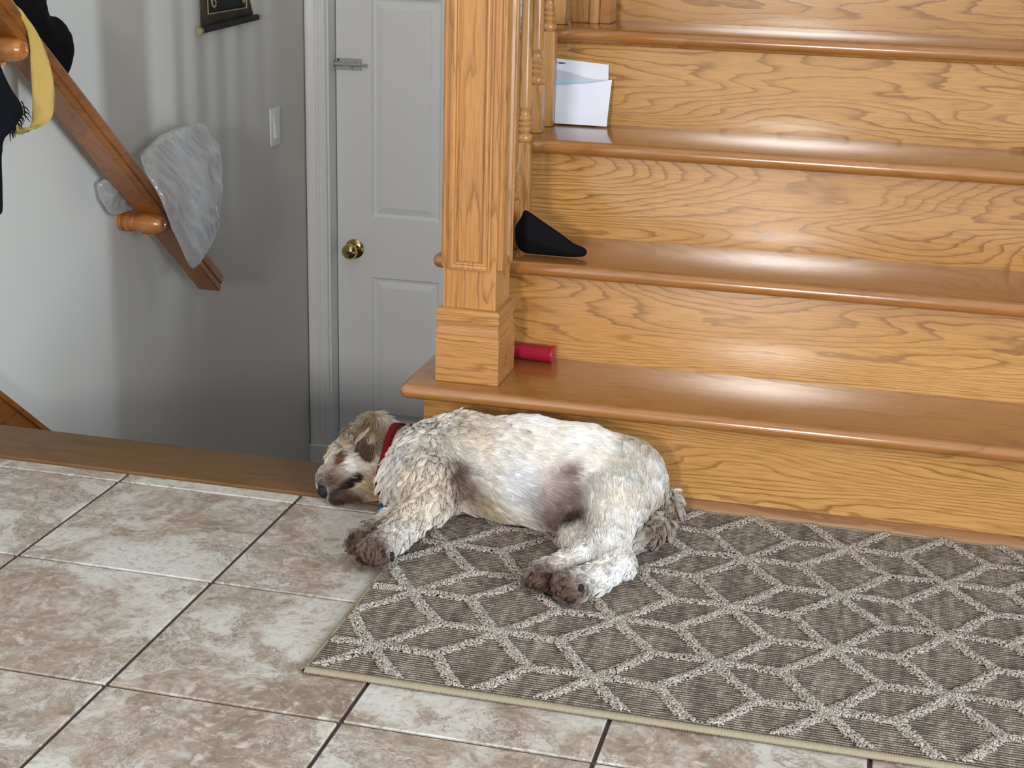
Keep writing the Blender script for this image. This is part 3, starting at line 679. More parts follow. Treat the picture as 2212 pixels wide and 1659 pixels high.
# ------------------------------------------------------------------ rug
RX0, RX1, RY0, RY1 = 0.903, 2.13, -0.737, -0.0235
rug = empty('rug', ((RX0 + RX1) / 2, RY0, 0)); tag(rug, 'grey brown woven rug with raised leaf lattice under the dog', 'rug')
PER = 0.0058
def rug_material():
    m = N('woven_rug'); v = m.coords()
    y = m.n('ShaderNodeSeparateXYZ', {0: v}).outputs[1]
    jit = m.noise(m.coords((60, 8, 8)), 1.0, 3, 0.6)
    ph = m.math('FRACT', m.math('ADD', m.math('DIVIDE', m.math('SUBTRACT', y, RY0), PER), m.math('MULTIPLY', m.math('SUBTRACT', jit, 0.5), 0.5)))
    w = m.ramp(ph, [(0.0, 1.0), (0.25, 0.95), (0.40, 0.0), (0.78, 0.0), (0.92, 1.0)])
    fl = m.noise(m.coords((420, 160, 1)), 1.0, 3, 0.7); big = m.noise(v, 6, 2)
    yarn = m.ramp(fl, [(0.30, srgb(104, 90, 78)), (0.5, srgb(144, 130, 116)), (0.7, srgb(184, 172, 157))])
    yarn = m.mix(m.math('MULTIPLY', big, 0.25), yarn, srgb(128, 114, 102))
    c = m.mix(m.math('MULTIPLY', w, 0.9), yarn, srgb(50, 41, 35))
    m.bs(Base_Color=c, Roughness=0.95, Specular_IOR_Level=0.1, Normal=m.bump(fl, 0.5, 0.002)); return m.m
M['rug'] = rug_material()
def pile_material():
    m = N('rug_pile'); at = m.n('ShaderNodeAttribute', attribute_name='shade').outputs['Fac']
    m.bs(Base_Color=m.ramp(at, [(0.0, srgb(138, 125, 113)), (0.5, srgb(165, 153, 141)), (1.0, srgb(196, 187, 176))]), Roughness=0.95, Specular_IOR_Level=0.1); return m.m
M['pile'] = pile_material()
M['binding'] = plain('rug_binding', srgb(148, 136, 114), 0.9, spec=0.1, bump=0.4, bscale=700)
nr = int((RY1 - RY0) / PER); nx = 110; v = []; f = []; prof = [(0.0, 0.0056), (0.28, 0.0083), (0.5, 0.0090), (0.72, 0.0083)]
xs = np.linspace(RX0 + 0.004, RX1 - 0.004, nx); ycs = []
for r_ in range(nr):
    for p, z in prof: ycs.append((RY0 + (r_ + p) * PER, z))
ycs.append((RY0 + nr * PER, 0.0056))
for y, z in ycs:
    jit = (RNG.random(nx) - 0.5) * 0.0012
    v += [(x, y + j_, z + j_ * 0.4) for x, j_ in zip(xs, jit)]
for i in range(len(ycs) - 1):
    for j in range(nx - 1): f.append((i*nx+j, i*nx+j+1, (i+1)*nx+j+1, (i+1)*nx+j))
o = link('woven_ground', mesh_py(v, f), None, M['rug'], True); under(o, rug)
o = box('backing', (RX0, RY0, 0.0005), (RX1, RY1, 0.0055), M['binding']); under(o, rug)
# raised leaf lattice of cut pile: every node joined to the six triangle centres around it
A = 0.1806; nodes = []
for ci in range(-3, 9):
    x = 1.1277 + ci * 0.1560
    for cj in range(-8, 8): nodes.append((x, -0.5621 + cj * A + (A / 2 if ci % 2 else 0)))
T = []
for (x, y) in nodes:
    for k in range(6):
        dx, dy = ((0.090, 0), (0.067, A / 2), (-0.067, A / 2), (-0.090, 0), (-0.067, -A / 2), (0.067, -A / 2))[k]; q = (x + dx, y + dy); d = Vector((q[0] - x, q[1] - y)); L = d.length; d /= L; n2 = Vector((-d.y, d.x))
        bend = 0.004 * (1 if k % 2 == 0 else -1)
        for s in np.arange(0.0, L, 0.0024):
            t = s / L; off = bend * math.sin(math.pi * t) * (1 - t) * 1.6
            for w in range(8):
                ww = (random.random() - 0.5) * 0.0170
                px, py = x + d.x * (s + random.uniform(-.002, .002)) + n2.x * (off + ww), y + d.y * s + n2.y * (off + ww)
                if RX0 + 0.006 < px < RX1 - 0.006 and RY0 + 0.008 < py < RY1 - 0.004: T.append((px, py, 1 - abs(ww) / 0.0085, math.atan2(n2.y, n2.x)))
T = np.array(T); nt = len(T)
oct_v = np.array([(1, 0, 0), (-1, 0, 0), (0, 1, 0), (0, -1, 0), (0, 0, 1), (0, 0, -1)], float)
oct_f = np.array([(0, 2, 4), (2, 1, 4), (1, 3, 4), (3, 0, 4), (2, 0, 5), (1, 2, 5), (3, 1, 5), (0, 3, 5)])
ang = T[:, 3] + RNG.normal(0, 0.8, nt); tilt = RNG.normal(0.15, 0.45, nt)
sc3 = np.column_stack([RNG.uniform(0.0024, 0.0050, nt), RNG.uniform(0.0012, 0.0022, nt), RNG.uniform(0.0008, 0.0015, nt)])
V = oct_v[None] * sc3[:, None]
ct, stt = np.cos(tilt)[:, None], np.sin(tilt)[:, None]; ca, sa = np.cos(ang)[:, None], np.sin(ang)[:, None]
X1 = V[:, :, 0] * ct - V[:, :, 2] * stt; Z1 = V[:, :, 0] * stt + V[:, :, 2] * ct
VX = X1 * ca - V[:, :, 1] * sa; VY = X1 * sa + V[:, :, 1] * ca
hz = 0.0090 + 0.0040 * np.clip(T[:, 2], 0, 1) ** 0.5 * RNG.uniform(0.4, 1.0, nt)
VV = np.stack([VX + T[:, 0:1], VY + T[:, 1:2], Z1 + hz[:, None]], -1).reshape(-1, 3)
FF = (oct_f[None] + (np.arange(nt) * 6)[:, None, None]).reshape(-1, 3)
def np_mesh(V, F):
    me = bpy.data.meshes.new('m'); k = F.shape[1]
    me.vertices.add(len(V)); me.vertices.foreach_set('co', V.astype(np.float32).ravel())
    me.loops.add(F.size); me.loops.foreach_set('vertex_index', F.astype(np.int32).ravel())
    me.polygons.add(len(F)); me.polygons.foreach_set('loop_start', np.arange(0, F.size, k, dtype=np.int32))
    me.update(calc_edges=True); me.validate(); return me
pm = np_mesh(VV, FF); at = pm.attributes.new('shade', 'FLOAT', 'POINT')
at.data.foreach_set('value', np.repeat(np.clip(RNG.normal(0.5, 0.25, nt), 0, 1), 6).astype(np.float32))
o = link('cut_pile', pm, None, M['pile']); o['kind'] = 'stuff'; under(o, rug)
def bind(name, p0, p1, rw, rh, stitch):
    p0, p1 = Vector(p0), Vector(p1); L = (p1 - p0).length; k = int(L / (stitch / 2)); d = (p1 - p0) / L; n2 = Vector((-d.y, d.x, 0)); v = []; f = []; m_ = 8
    for i in range(k + 1):
        q = p0 + d * (L * i / k); s = 1.0 if i % 2 else 0.78; s *= random.uniform(0.96, 1.03)
        for j in range(m_):
            a = 2 * math.pi * j / m_
            v.append(q + n2 * (math.cos(a) * rw * s) + d * (0.0015 * math.sin(a)) + Vector((0, 0, rh + math.sin(a) * rh * s)))
    for i in range(k):
        for j in range(m_): f.append((i*m_+j, i*m_+(j+1) % m_, (i+1)*m_+(j+1) % m_, (i+1)*m_+j))
    o = link(name, mesh_py(v, f), None, M['binding'], True); under(o, rug)
bind('binding', (RX0, RY0, 0.0), (RX1, RY0, 0.0), 0.0085, 0.0052, 0.0034)
bind('binding', (RX0, RY0 - 0.004, 0.0), (RX0, RY1, 0.0), 0.0048, 0.0045, 0.0034)
bind('binding', (RX0, RY1, 0.0), (RX1, RY1, 0.0), 0.0045, 0.0050, 0.0034)
bind('binding', (RX1, RY0, 0.0), (RX1, RY1, 0.0), 0.0048, 0.0045, 0.0034)

# ------------------------------------------------------------------ dog: one continuous body from blended round cones
def zfl(x, y): return np.where((x > 0.903) & (y > -0.742), 0.0095, np.where(y > -0.143, 0.005, 0.001))
# (a, radius a, b, radius b, blend, squash (x,y,z), comb direction, hair length, lift, curl)
DOG = [
 ((0.955,-0.122,0.084),0.081,(1.060,-0.124,0.087),0.083,0.03,(1,1.16,1),( 1,0,-0.15),0.020,0.25,0.3),   # chest
 ((1.060,-0.130,0.087),0.083,(1.150,-0.128,0.085),0.081,0.03,(1,1.28,1),( 1,-0.1,-0.1),0.016,0.2,0.1),    # barrel
 ((1.150,-0.114,0.084),0.080,(1.212,-0.112,0.075),0.070,0.03,(1,1.1,1),( 1,-0.3,-0.2),0.014,0.2,0.05),   # loin and rump
 ((0.935,-0.115,0.082),0.072,(0.865,-0.098,0.068),0.058,0.03,(1,1.05,1),( 1,-0.2,0.1),0.026,0.4,0.9),      # neck
 ((0.892,-0.125,0.085),0.058,(0.856,-0.156,0.054),0.046,0.022,(1,1,1),( 0.2,-0.6,-0.8),0.026,0.4,0.9),    # breast
 ((0.892,-0.160,0.098),0.048,(0.918,-0.225,0.086),0.043,0.025,(1,1,1),( 0.1,-1,-0.4),0.024,0.4,0.9),    # shoulder
 ((0.918,-0.225,0.086),0.041,(0.932,-0.272,0.068),0.030,0.02,(1,1,1),( -0.1,-1,-0.4),0.022,0.4,0.8),     # upper arm
 ((0.932,-0.272,0.068),0.030,(0.906,-0.360,0.046),0.021,0.013,(1,1,1),(-0.4,-1,-0.3),0.017,0.45,0.7),    # forearm
 ((0.906,-0.360,0.046),0.021,(0.890,-0.406,0.034),0.0255,0.010,(1,1,1),(-0.3,-1,-0.2),0.014,0.4,0.5),     # paw
 ((0.925,-0.200,0.050),0.036,(0.885,-0.295,0.038),0.023,0.013,(1,1,1),(-0.4,-1,0),0.018,0.4,0.6),        # far forearm
 ((0.885,-0.295,0.038),0.022,(0.852,-0.364,0.030),0.0245,0.012,(1,1,1),(-0.6,-1,0),0.014,0.4,0.5),        # far paw
 ((1.226,-0.112,0.086),0.066,(1.228,-0.205,0.084),0.052,0.03,(1,1,1),( 0.0,-1,-0.4),0.016,0.2,0.1),      # thigh
 ((1.228,-0.205,0.084),0.050,(1.238,-0.300,0.056),0.028,0.018,(1,1,1),( 0.2,-1,-0.5),0.016,0.3,0.3),    # shank
 ((1.238,-0.300,0.056),0.028,(1.260,-0.345,0.038),0.0225,0.012,(1,1,1),( 0.4,-1,-0.4),0.015,0.35,0.4),    # hock
 ((1.260,-0.345,0.038),0.0225,(1.238,-0.392,0.033),0.0205,0.010,(1,1,1),(-0.5,-1,-0.2),0.014,0.4,0.4),     # foot
 ((1.238,-0.392,0.033),0.0205,(1.206,-0.434,0.033),0.0245,0.010,(1,1,1),(-0.7,-1,0),0.013,0.4,0.5),        # hind paw
 ((1.172,-0.190,0.052),0.040,(1.178,-0.265,0.042),0.027,0.014,(1,1,1),( 0,-1,0),0.014,0.3,0.3),          # far shank
 ((1.178,-0.265,0.042),0.027,(1.203,-0.330,0.034),0.0215,0.012,(1,1,1),( 0.3,-1,0),0.013,0.35,0.3),       # far hock
 ((1.203,-0.330,0.034),0.0215,(1.154,-0.412,0.031),0.0230,0.010,(1,1,1),(-0.5,-1,0),0.013,0.4,0.4),        # far hind paw
 ((1.100,-0.195,0.055),0.032,(1.155,-0.222,0.046),0.018,0.02,(1,1,1),( 0.6,-0.3,-0.6),0.026,0.3,0.4),    # belly tuft
 ((0.775,-0.060,0.068),0.051,(0.830,-0.085,0.064),0.053,0.02,(1,1,1),( 0.8,0.2,-0.4),0.022,0.45,0.7),    # skull
 ((0.772,-0.085,0.060),0.045,(0.744,-0.118,0.048),0.036,0.018,(1,1,1),( 0.9,0.2,-0.2),0.014,0.25,0.2),   # muzzle
 ((0.748,-0.075,0.082),0.034,(0.724,-0.108,0.062),0.026,0.015,(1,1,1),( 0.5,-0.5,-0.6),0.016,0.4,0.4),   # brow
 ((0.744,-0.118,0.048),0.035,(0.718,-0.146,0.036),0.026,0.012,(1,1,1),( 0.8,0.3,0.1),0.010,0.25,0.1),     # snout
 ((0.815,-0.122,0.042),0.039,(0.732,-0.158,0.019),0.019,0.010,(1,1,1),( 1,-0.1,-0.2),0.018,0.3,0.2),     # jaw
 ((0.758,-0.064,0.094),0.025,(0.772,-0.070,0.117),0.020,0.012,(1,0.8,1),( 0.0,-0.35,-1),0.026,0.3,0.5),     # ear
 ((0.772,-0.070,0.117),0.020,(0.780,-0.108,0.094),0.021,0.012,(1,0.8,1),(-0.1,-0.35,-1),0.034,0.2,0.5),       # ear flap
 ((1.252,-0.070,0.055),0.028,(1.288,-0.080,0.036),0.021,0.015,(1,1,1),( 0.3,-1,-0.3),0.028,0.4,1.0),      # tail root
 ((1.288,-0.080,0.036),0.021,(1.294,-0.150,0.029),0.017,0.010,(1,1,1),(-0.1,-1,0),0.030,0.4,1.0),        # tail
 ((1.294,-0.150,0.029),0.017,(1.282,-0.205,0.026),0.015,0.010,(1,1,1),(-0.4,-1,0),0.030,0.4,1.0),        # tail
 ((1.282,-0.205,0.026),0.015,(1.250,-0.252,0.023),0.012,0.010,(1,1,1),(-0.8,-0.7,0),0.028,0.35,1.0),      # tail tip
]
CARVE = [((0.728, -0.178, 0.018), (0.752, -0.176, 0.034), 0.007), ((0.752, -0.176, 0.034), (0.778, -0.166, 0.054), 0.008)]
def cone_d(P, a, ra, b, rb, sq):
    sq = np.array(sq); a = np.array(a); b = np.array(b)
    Q = (P - a) / sq; ab = (b - a) / sq; t = np.clip(Q @ ab / (ab @ ab), 0, 1)
    return np.linalg.norm(Q - t[..., None] * ab, axis=-1) - (ra + (rb - ra) * t)
def dog_sdf(P):
    d = None
    for a, ra, b, rb, k, sq, *_ in DOG:
        e = cone_d(P, a, ra, b, rb, sq)
        if d is None: d = e
        else:
            h = np.clip(0.5 + 0.5 * (d - e) / k, 0, 1); d = d * (1 - h) + e * h - k * h * (1 - h)
    for a, b, r in CARVE:                                   # mouth line
        e = -cone_d(P, a, r, b, r, (1, 1, 1)); h = np.clip(0.5 - 0.5 * (d - e) / 0.006, 0, 1); d = d * (1 - h) + e * h + 0.006 * h * (1 - h)
    return np.maximum(d, zfl(P[..., 0], P[..., 1]) - P[..., 2])
def surface_nets(fn, lo, hi, h):
    n = np.ceil((np.array(hi) - lo) / h).astype(int) + 1
    ax = [lo[k] + np.arange(n[k]) * h for k in range(3)]
    G = np.stack(np.meshgrid(*ax, indexing='ij'), -1)
    D = np.concatenate([fn(G[i:i + 24].reshape(-1, 3)).reshape(G[i:i + 24].shape[:3]) for i in range(0, n[0], 24)], 0)
    ins = D < 0; nx, ny, nz = D.shape
    acc = np.zeros((nx - 1, ny - 1, nz - 1, 3)); cnt = np.zeros((nx - 1, ny - 1, nz - 1))
    corner = [(a, b, c) for a in (0, 1) for b in (0, 1) for c in (0, 1)]
    sl = lambda o: tuple(slice(o[k], D.shape[k] - 1 + o[k]) for k in range(3))
    for c0 in corner:
        for k in range(3):
            if c0[k]: continue
            c1 = list(c0); c1[k] = 1; d0, d1 = D[sl(c0)], D[sl(tuple(c1))]; cr = (d0 < 0) != (d1 < 0)
            t = np.where(cr, d0 / np.where(cr, d0 - d1, 1), 0)
            off = np.zeros(acc.shape)
            for q in range(3): off[..., q] = c0[q]
            off[..., k] += t
            acc += off * cr[..., None]; cnt += cr
    act = cnt > 0; idx = -np.ones(act.shape, int); idx[act] = np.arange(act.sum())
    cells = np.argwhere(act); V = np.array(lo) + h * (cells + acc[act] / cnt[act][:, None])
    F = []
    for k in range(3):
        u, v = [(1, 2), (2, 0), (0, 1)][k]
        a = [slice(1, -1)] * 3; a[k] = slice(0, -1); b = list(a); b[k] = slice(1, None)
        A, B = ins[tuple(a)], ins[tuple(b)]; ch = np.argwhere(A != B); fl = A[A != B]
        ch = ch + np.array([0 if q == k else 1 for q in range(3)])
        def cell(du, dv):
            c = ch.copy(); c[:, u] -= du; c[:, v] -= dv; return idx[c[:, 0], c[:, 1], c[:, 2]]
        Q = np.stack([cell(1, 1), cell(0, 1), cell(0, 0), cell(1, 0)], 1)
        Q[~fl] = Q[~fl][:, ::-1]; F.append(Q)
    F = np.concatenate(F); F = F[(F >= 0).all(1)]
    return V, F
DV, DF = surface_nets(dog_sdf, (0.66, -0.49, -0.012), (1.36, 0.01, 0.20), 0.004)

# coat colours, plus painted shade at mouth and eye: anchors (point, radius, colour, strength)
def lin(r, g, b): return np.array(srgb(r, g, b)[:3])
CREAM, WHITE, TAN = lin(234, 223, 210), lin(245, 241, 237), lin(212, 190, 160)
ANCH = [
 ((1.018,-0.230,0.045),0.055,lin(184,162,126),0.75), ((1.070,-0.238,0.110),0.040,lin(224,224,230),0.6),
 ((0.930,-0.260,0.080),0.060,lin(206,182,148),0.55), ((0.900,-0.340,0.050),0.040,lin(192,166,134),0.5), ((0.900,-0.200,0.120),0.040,lin(206,184,154),0.5),
 ((0.867,-0.200,0.105),0.040,lin(236,234,234),0.9), ((0.966,-0.150,0.160),0.050,lin(196,176,150),0.6),
 ((0.968,-0.218,0.100),0.028,lin(108,86,76),0.9), ((0.984,-0.224,0.074),0.028,lin(130,108,92),0.8), ((0.960,-0.212,0.116),0.016,lin(120,98,86),0.7),
 ((1.160,-0.236,0.100),0.036,lin(118,98,90),0.8), ((1.142,-0.240,0.074),0.038,lin(122,102,95),0.8), ((1.108,-0.240,0.072),0.036,lin(150,132,124),0.7), ((1.125,-0.228,0.116),0.026,lin(168,150,142),0.6),
 ((1.152,-0.217,0.132),0.022,lin(126,104,96),0.7), ((1.172,-0.256,0.066),0.026,lin(84,63,55),0.95), ((1.134,-0.246,0.044),0.032,lin(112,93,84),0.8),
 ((0.795,-0.160,0.042),0.036,lin(186,162,124),0.9), ((0.726,-0.160,0.046),0.026,lin(94,68,58),1.0), ((0.716,-0.150,0.052),0.016,lin(150,122,108),0.8), ((0.742,-0.158,0.056),0.014,lin(150,120,104),0.7), ((0.712,-0.162,0.034),0.014,lin(60,46,42),0.95),
 ((0.757,-0.173,0.016),0.030,lin(104,70,54),0.95), ((0.735,-0.172,0.010),0.018,lin(80,60,54),0.9),
 ((0.754,-0.145,0.073),0.019,lin(240,230,220),1.0), ((0.705,-0.124,0.071),0.016,lin(226,212,194),1.0), ((0.764,-0.150,0.062),0.012,lin(226,212,204),0.9),
 ((0.745,-0.170,0.031),0.010,lin(52,33,26),1.0), ((0.757,-0.165,0.041),0.011,lin(40,24,18),1.0), ((0.769,-0.157,0.052),0.011,lin(36,21,16),1.0), ((0.731,-0.170,0.020),0.010,lin(40,26,22),1.0),  # shade inside the mouth gap, painted dark
 ((0.732,-0.138,0.081),0.0115,lin(96,68,50),0.9), ((0.731,-0.148,0.071),0.009,lin(104,74,56),1.0),  # shadowed hollow at the closed eye, painted into the hair colour
 ((0.766,-0.094,0.116),0.032,lin(96,71,52),1.0), ((0.774,-0.120,0.094),0.028,lin(90,66,48),1.0), ((0.730,-0.080,0.100),0.026,lin(158,136,110),0.95), ((0.730,-0.110,0.094),0.018,lin(178,158,132),0.8),
 ((0.768,-0.072,0.136),0.030,lin(146,122,96),0.75), ((0.792,-0.100,0.108),0.022,lin(150,124,98),0.7),
 ((0.763,-0.162,0.046),0.008,lin(40,24,18),1.0), ((0.751,-0.168,0.036),0.008,lin(44,27,21),1.0), ((0.738,-0.171,0.025),0.008,lin(48,30,25),1.0),  # more painted shade joining up the mouth gap
 ((0.840,-0.085,0.130),0.034,lin(150,124,92),0.85),
 ((0.893,-0.424,0.034),0.038,lin(108,84,72),1.0), ((0.858,-0.392,0.036),0.042,lin(108,84,72),1.0), ((0.868,-0.350,0.040),0.026,lin(120,92,72),0.8),
 ((1.207,-0.452,0.032),0.038,lin(108,84,72),1.0), ((1.154,-0.428,0.032),0.040,lin(108,84,72),1.0), ((1.222,-0.375,0.022),0.022,lin(136,104,66),0.75),
 ((1.300,-0.120,0.030),0.05,lin(162,140,114),0.8), ((1.285,-0.195,0.025),0.05,lin(146,124,100),0.8),
]
def coat(P):
    n1 = hash_noise(P, 28, 3); n2 = hash_noise(P, 70, 6)
    c = CREAM[None] + (WHITE - CREAM)[None] * np.clip(n1 * 1.6 - 0.3, 0, 1)[:, None]
    c = c + (TAN[None] - c) * (np.clip(n2 - 0.5, 0, 1) * 0.45)[:, None]
    for p, r, col, s in ANCH:
        w = s * np.exp(-((np.linalg.norm(P - np.array(p), axis=1) / r) ** 2) * 1.2)
        c = c + (col[None] - c) * np.clip(w * 1.3 * (1 + 0.4 * (n2 - 0.5)), 0, 1)[:, None]
    return c
def hair_material(name, rough=0.55):
    m = N(name); at = m.n('ShaderNodeAttribute', attribute_name='coat')
    m.bs(Base_Color=at.outputs['Color'], Roughness=rough, Specular_IOR_Level=0.25); return m.m
M['coat'] = hair_material('dog_coat', 0.7)
def fur_material():
    m = N('dog_fur'); at = m.n('ShaderNodeAttribute', attribute_name='coat').outputs['Color']
    df = m.n('ShaderNodeBsdfDiffuse', {'Color': at}); tl = m.n('ShaderNodeBsdfTranslucent', {'Color': at}); gl = m.n('ShaderNodeBsdfGlossy', {'Color': (1, 1, 1, 1), 'Roughness': 0.45})
    a = m.n('ShaderNodeMixShader', {0: 0.14, 1: df.outputs[0], 2: tl.outputs[0]}); b = m.n('ShaderNodeMixShader', {0: 0.007, 1: a.outputs[0], 2: gl.outputs[0]})
    m.t.links.new(b.outputs[0], m.out.inputs[0]); return m.m
M['fur'] = fur_material()
M['nose'] = plain('dog_nose', (0.010, 0.009, 0.010, 1), 0.5, spec=0.25, bump=0.5, bscale=900)
M['pad'] = plain('paw_pad_skin', (0.028, 0.021, 0.020, 1), 0.9, spec=0.05, bump=0.4, bscale=700)
M['collar'] = plain('red_collar_fabric', srgb(104, 8, 13), 0.8, spec=0.2, bump=0.3, bscale=900)
M['tag'] = plain('blue_tag', srgb(34, 78, 110), 0.35, 0.4)
dog = empty('dog', (1.0, -0.2, 0.0)); tag(dog, 'cream curly dog asleep on its side before the oak stairs', 'dog')
bmesh_d = np_mesh(DV, DF)
ca = bmesh_d.attributes.new('coat', 'FLOAT_COLOR', 'POINT')
cc = coat(DV); ca.data.foreach_set('color', np.column_stack([cc * 0.97, np.ones(len(cc))]).astype(np.float32).ravel())
body = link('body', bmesh_d, None, M['coat'], True); under(body, dog)

DOGPAD = [((0.898, -0.431, 0.026), (0.0085, 0.005, 0.004), (0.0, -1, 0.2)), ((0.908, -0.426, 0.042), (0.0045, 0.0065, 0.004), (0.3, -1, 0.4)), ((0.919, -0.4135, 0.034), (0.004, 0.0085, 0.004), (0.7, -0.8, 0.2)), ((0.887, -0.4285, 0.042), (0.004, 0.005, 0.004), (-0.3, -1, 0.4)), ((0.854, -0.389, 0.03), (0.0085, 0.005, 0.004), (-0.2, -1, 0.3)), ((0.869, -0.381, 0.044), (0.0045, 0.006, 0.004), (0.2, -1, 0.5)), ((0.843, -0.385, 0.044), (0.004, 0.0055, 0.004), (-0.4, -1, 0.5)), ((1.211, -0.459, 0.024), (0.0085, 0.005, 0.004), (0.0, -1, 0.1)), ((1.2, -0.4555, 0.042), (0.0045, 0.006, 0.004), (-0.2, -1, 0.4)), ((1.225, -0.4515, 0.042), (0.0045, 0.006, 0.004), (0.4, -1, 0.4)), ((1.156, -0.436, 0.028), (0.0085, 0.006, 0.004), (0.0, -1, 0.2)), ((1.146, -0.4325, 0.043), (0.0045, 0.0055, 0.004), (-0.3, -1, 0.4)), ((1.17, -0.4305, 0.044), (0.0045, 0.0055, 0.004), (0.3, -1, 0.4))]
# fur: strands rooted on the skin, combed, clumped and curled region by region
def grow(n, seed):
    rng = np.random.default_rng(seed)
    Tq = np.concatenate([DF[:, [0, 1, 2]], DF[:, [0, 2, 3]]]); a, b, c = DV[Tq[:, 0]], DV[Tq[:, 1]], DV[Tq[:, 2]]
    ar = np.linalg.norm(np.cross(b - a, c - a), axis=1); pk = rng.choice(len(Tq), n, p=ar / ar.sum())
    u, v = rng.random(n), rng.random(n); s = u + v > 1; u[s], v[s] = 1 - u[s], 1 - v[s]
    P = a[pk] + (b - a)[pk] * u[:, None] + (c - a)[pk] * v[:, None]
    e = 0.002; Nn = np.stack([dog_sdf(P + np.eye(3)[k] * e) - dog_sdf(P - np.eye(3)[k] * e) for k in range(3)], 1)
    Nn /= np.linalg.norm(Nn, axis=1)[:, None] + 1e-9
    keep = (Nn[:, 2] > -0.75) & (P[:, 2] > zfl(P[:, 0], P[:, 1]) + 0.002)
    # leave the collar band bare
    keep &= ~((np.abs(P[:, 0] - 0.8175 + 0.06 * (P[:, 2] - 0.06)) < 0.0075) & (P[:, 1] > -0.19))
    keep &= np.linalg.norm(P - np.array([0.711, -0.170, 0.022]), axis=1) > 0.0140
    for a_, b_, r_ in CARVE: keep &= cone_d(P, a_, r_, b_, r_, (1, 1, 1)) > 0.0012
    for c_, r_, _a in DOGPAD: keep &= np.linalg.norm(P - np.array(c_), axis=1) > max(r_) * 0.8
    P, Nn = P[keep], Nn[keep]; n = len(P)
    dist = np.stack([cone_d(P, *q[:4], q[5]) for q in DOG], 1)
    w = np.exp(-(dist - dist.min(1)[:, None]) / 0.010); w /= w.sum(1)[:, None]
    comb = np.stack([np.array(q[6], float) / np.linalg.norm(q[6]) for q in DOG]); par = np.array([q[7:10] for q in DOG])
    cd = w @ comb; ln, lift, curl = (w @ par).T
    sw = np.stack([hash_noise(P, 14, 21), hash_noise(P, 14, 22), hash_noise(P, 14, 23)], 1) - 0.5
    cd = cd + sw * (0.35 + 1.0 * curl)[:, None]
    tg = cd - Nn * (cd * Nn).sum(1)[:, None]; tg /= np.linalg.norm(tg, axis=1)[:, None] + 1e-9
    bt = np.cross(Nn, tg)
    nc = max(20, n // 46); cen = rng.choice(n, nc, replace=False); kd = KDTree(nc)
    for i, q in enumerate(P[cen]): kd.insert(Vector(q), i)
    kd.balance(); ci = np.array([kd.find(Vector(q))[1] for q in P])
    K = 6; S_ = np.linspace(0, 1, K)
    L = ln * rng.uniform(0.65, 1.25, n)
    ph = (rng.random(nc) * 6.28)[ci] + rng.normal(0, 0.2, n); fq = (rng.uniform(0.6, 1.1, nc))[ci]
    lf = np.sin(lift * rng.uniform(0.4, 1.3, n)); cl = np.sqrt(1 - lf ** 2)
    pts = np.zeros((n, K, 3))
    for k, s in enumerate(S_):
        amp = 0.0038 * curl * s
        pts[:, k] = P + (tg * (cl * L * s)[:, None] + Nn * (L * (lf * s - 0.35 * lf * s * s))[:, None]
                         + bt * (amp * np.sin(ph + fq * 6.28 * s))[:, None] + Nn * (amp * 0.8 * (1 + np.cos(ph + fq * 6.28 * s)))[:, None])
        pts[:, k, 2] -= 0.12 * L * s * s * lf
    # gather each strand towards its clump's leading strand
    lead = pts[cen][ci]; st_ = (0.34 + 0.42 * curl)[:, None]
    for k, s in enumerate(S_): pts[:, k] += (lead[:, k] - pts[:, k]) * st_ * (s ** 1.3)
    fz = zfl(pts[..., 0], pts[..., 1]) + 0.002; pts[..., 2] = np.maximum(pts[..., 2], fz)
    col = coat(P + tg * (L * 0.3)[:, None]) * (rng.uniform(0.90, 1.08, n) * (rng.uniform(0.86, 1.10, nc))[ci])[:, None]
    ear = np.exp(-(np.linalg.norm(P - np.array([0.772, -0.098, 0.106]), axis=1) / 0.035) ** 2); lt = (rng.random(nc) < 0.25)[ci] * ear
    col = col + (lin(206, 188, 164)[None] - col) * (0.75 * lt)[:, None]
    return pts, np.clip(col, 0, 0.95), K
pts, hcol, K = grow(150000, 5)
hc = bpy.data.hair_curves.new('fur'); hc.add_curves([K] * len(pts))
hc.attributes['position'].data.foreach_set('vector', pts.astype(np.float32).ravel())
ra_ = hc.attributes.get('radius') or hc.attributes.new('radius', 'FLOAT', 'POINT')
ra_.data.foreach_set('value', np.tile(np.array([0.00034, 0.00034, 0.00033, 0.0003, 0.00024, 0.0001], np.float32), len(pts)))
at = hc.attributes.new('coat', 'FLOAT_COLOR', 'CURVE')
at.data.foreach_set('color', np.column_stack([hcol, np.ones(len(hcol))]).astype(np.float32).ravel())
hc.materials.append(M['fur'])
fo = bpy.data.objects.new('fur', hc); COL.objects.link(fo); fo['kind'] = 'stuff'; under(fo, dog)

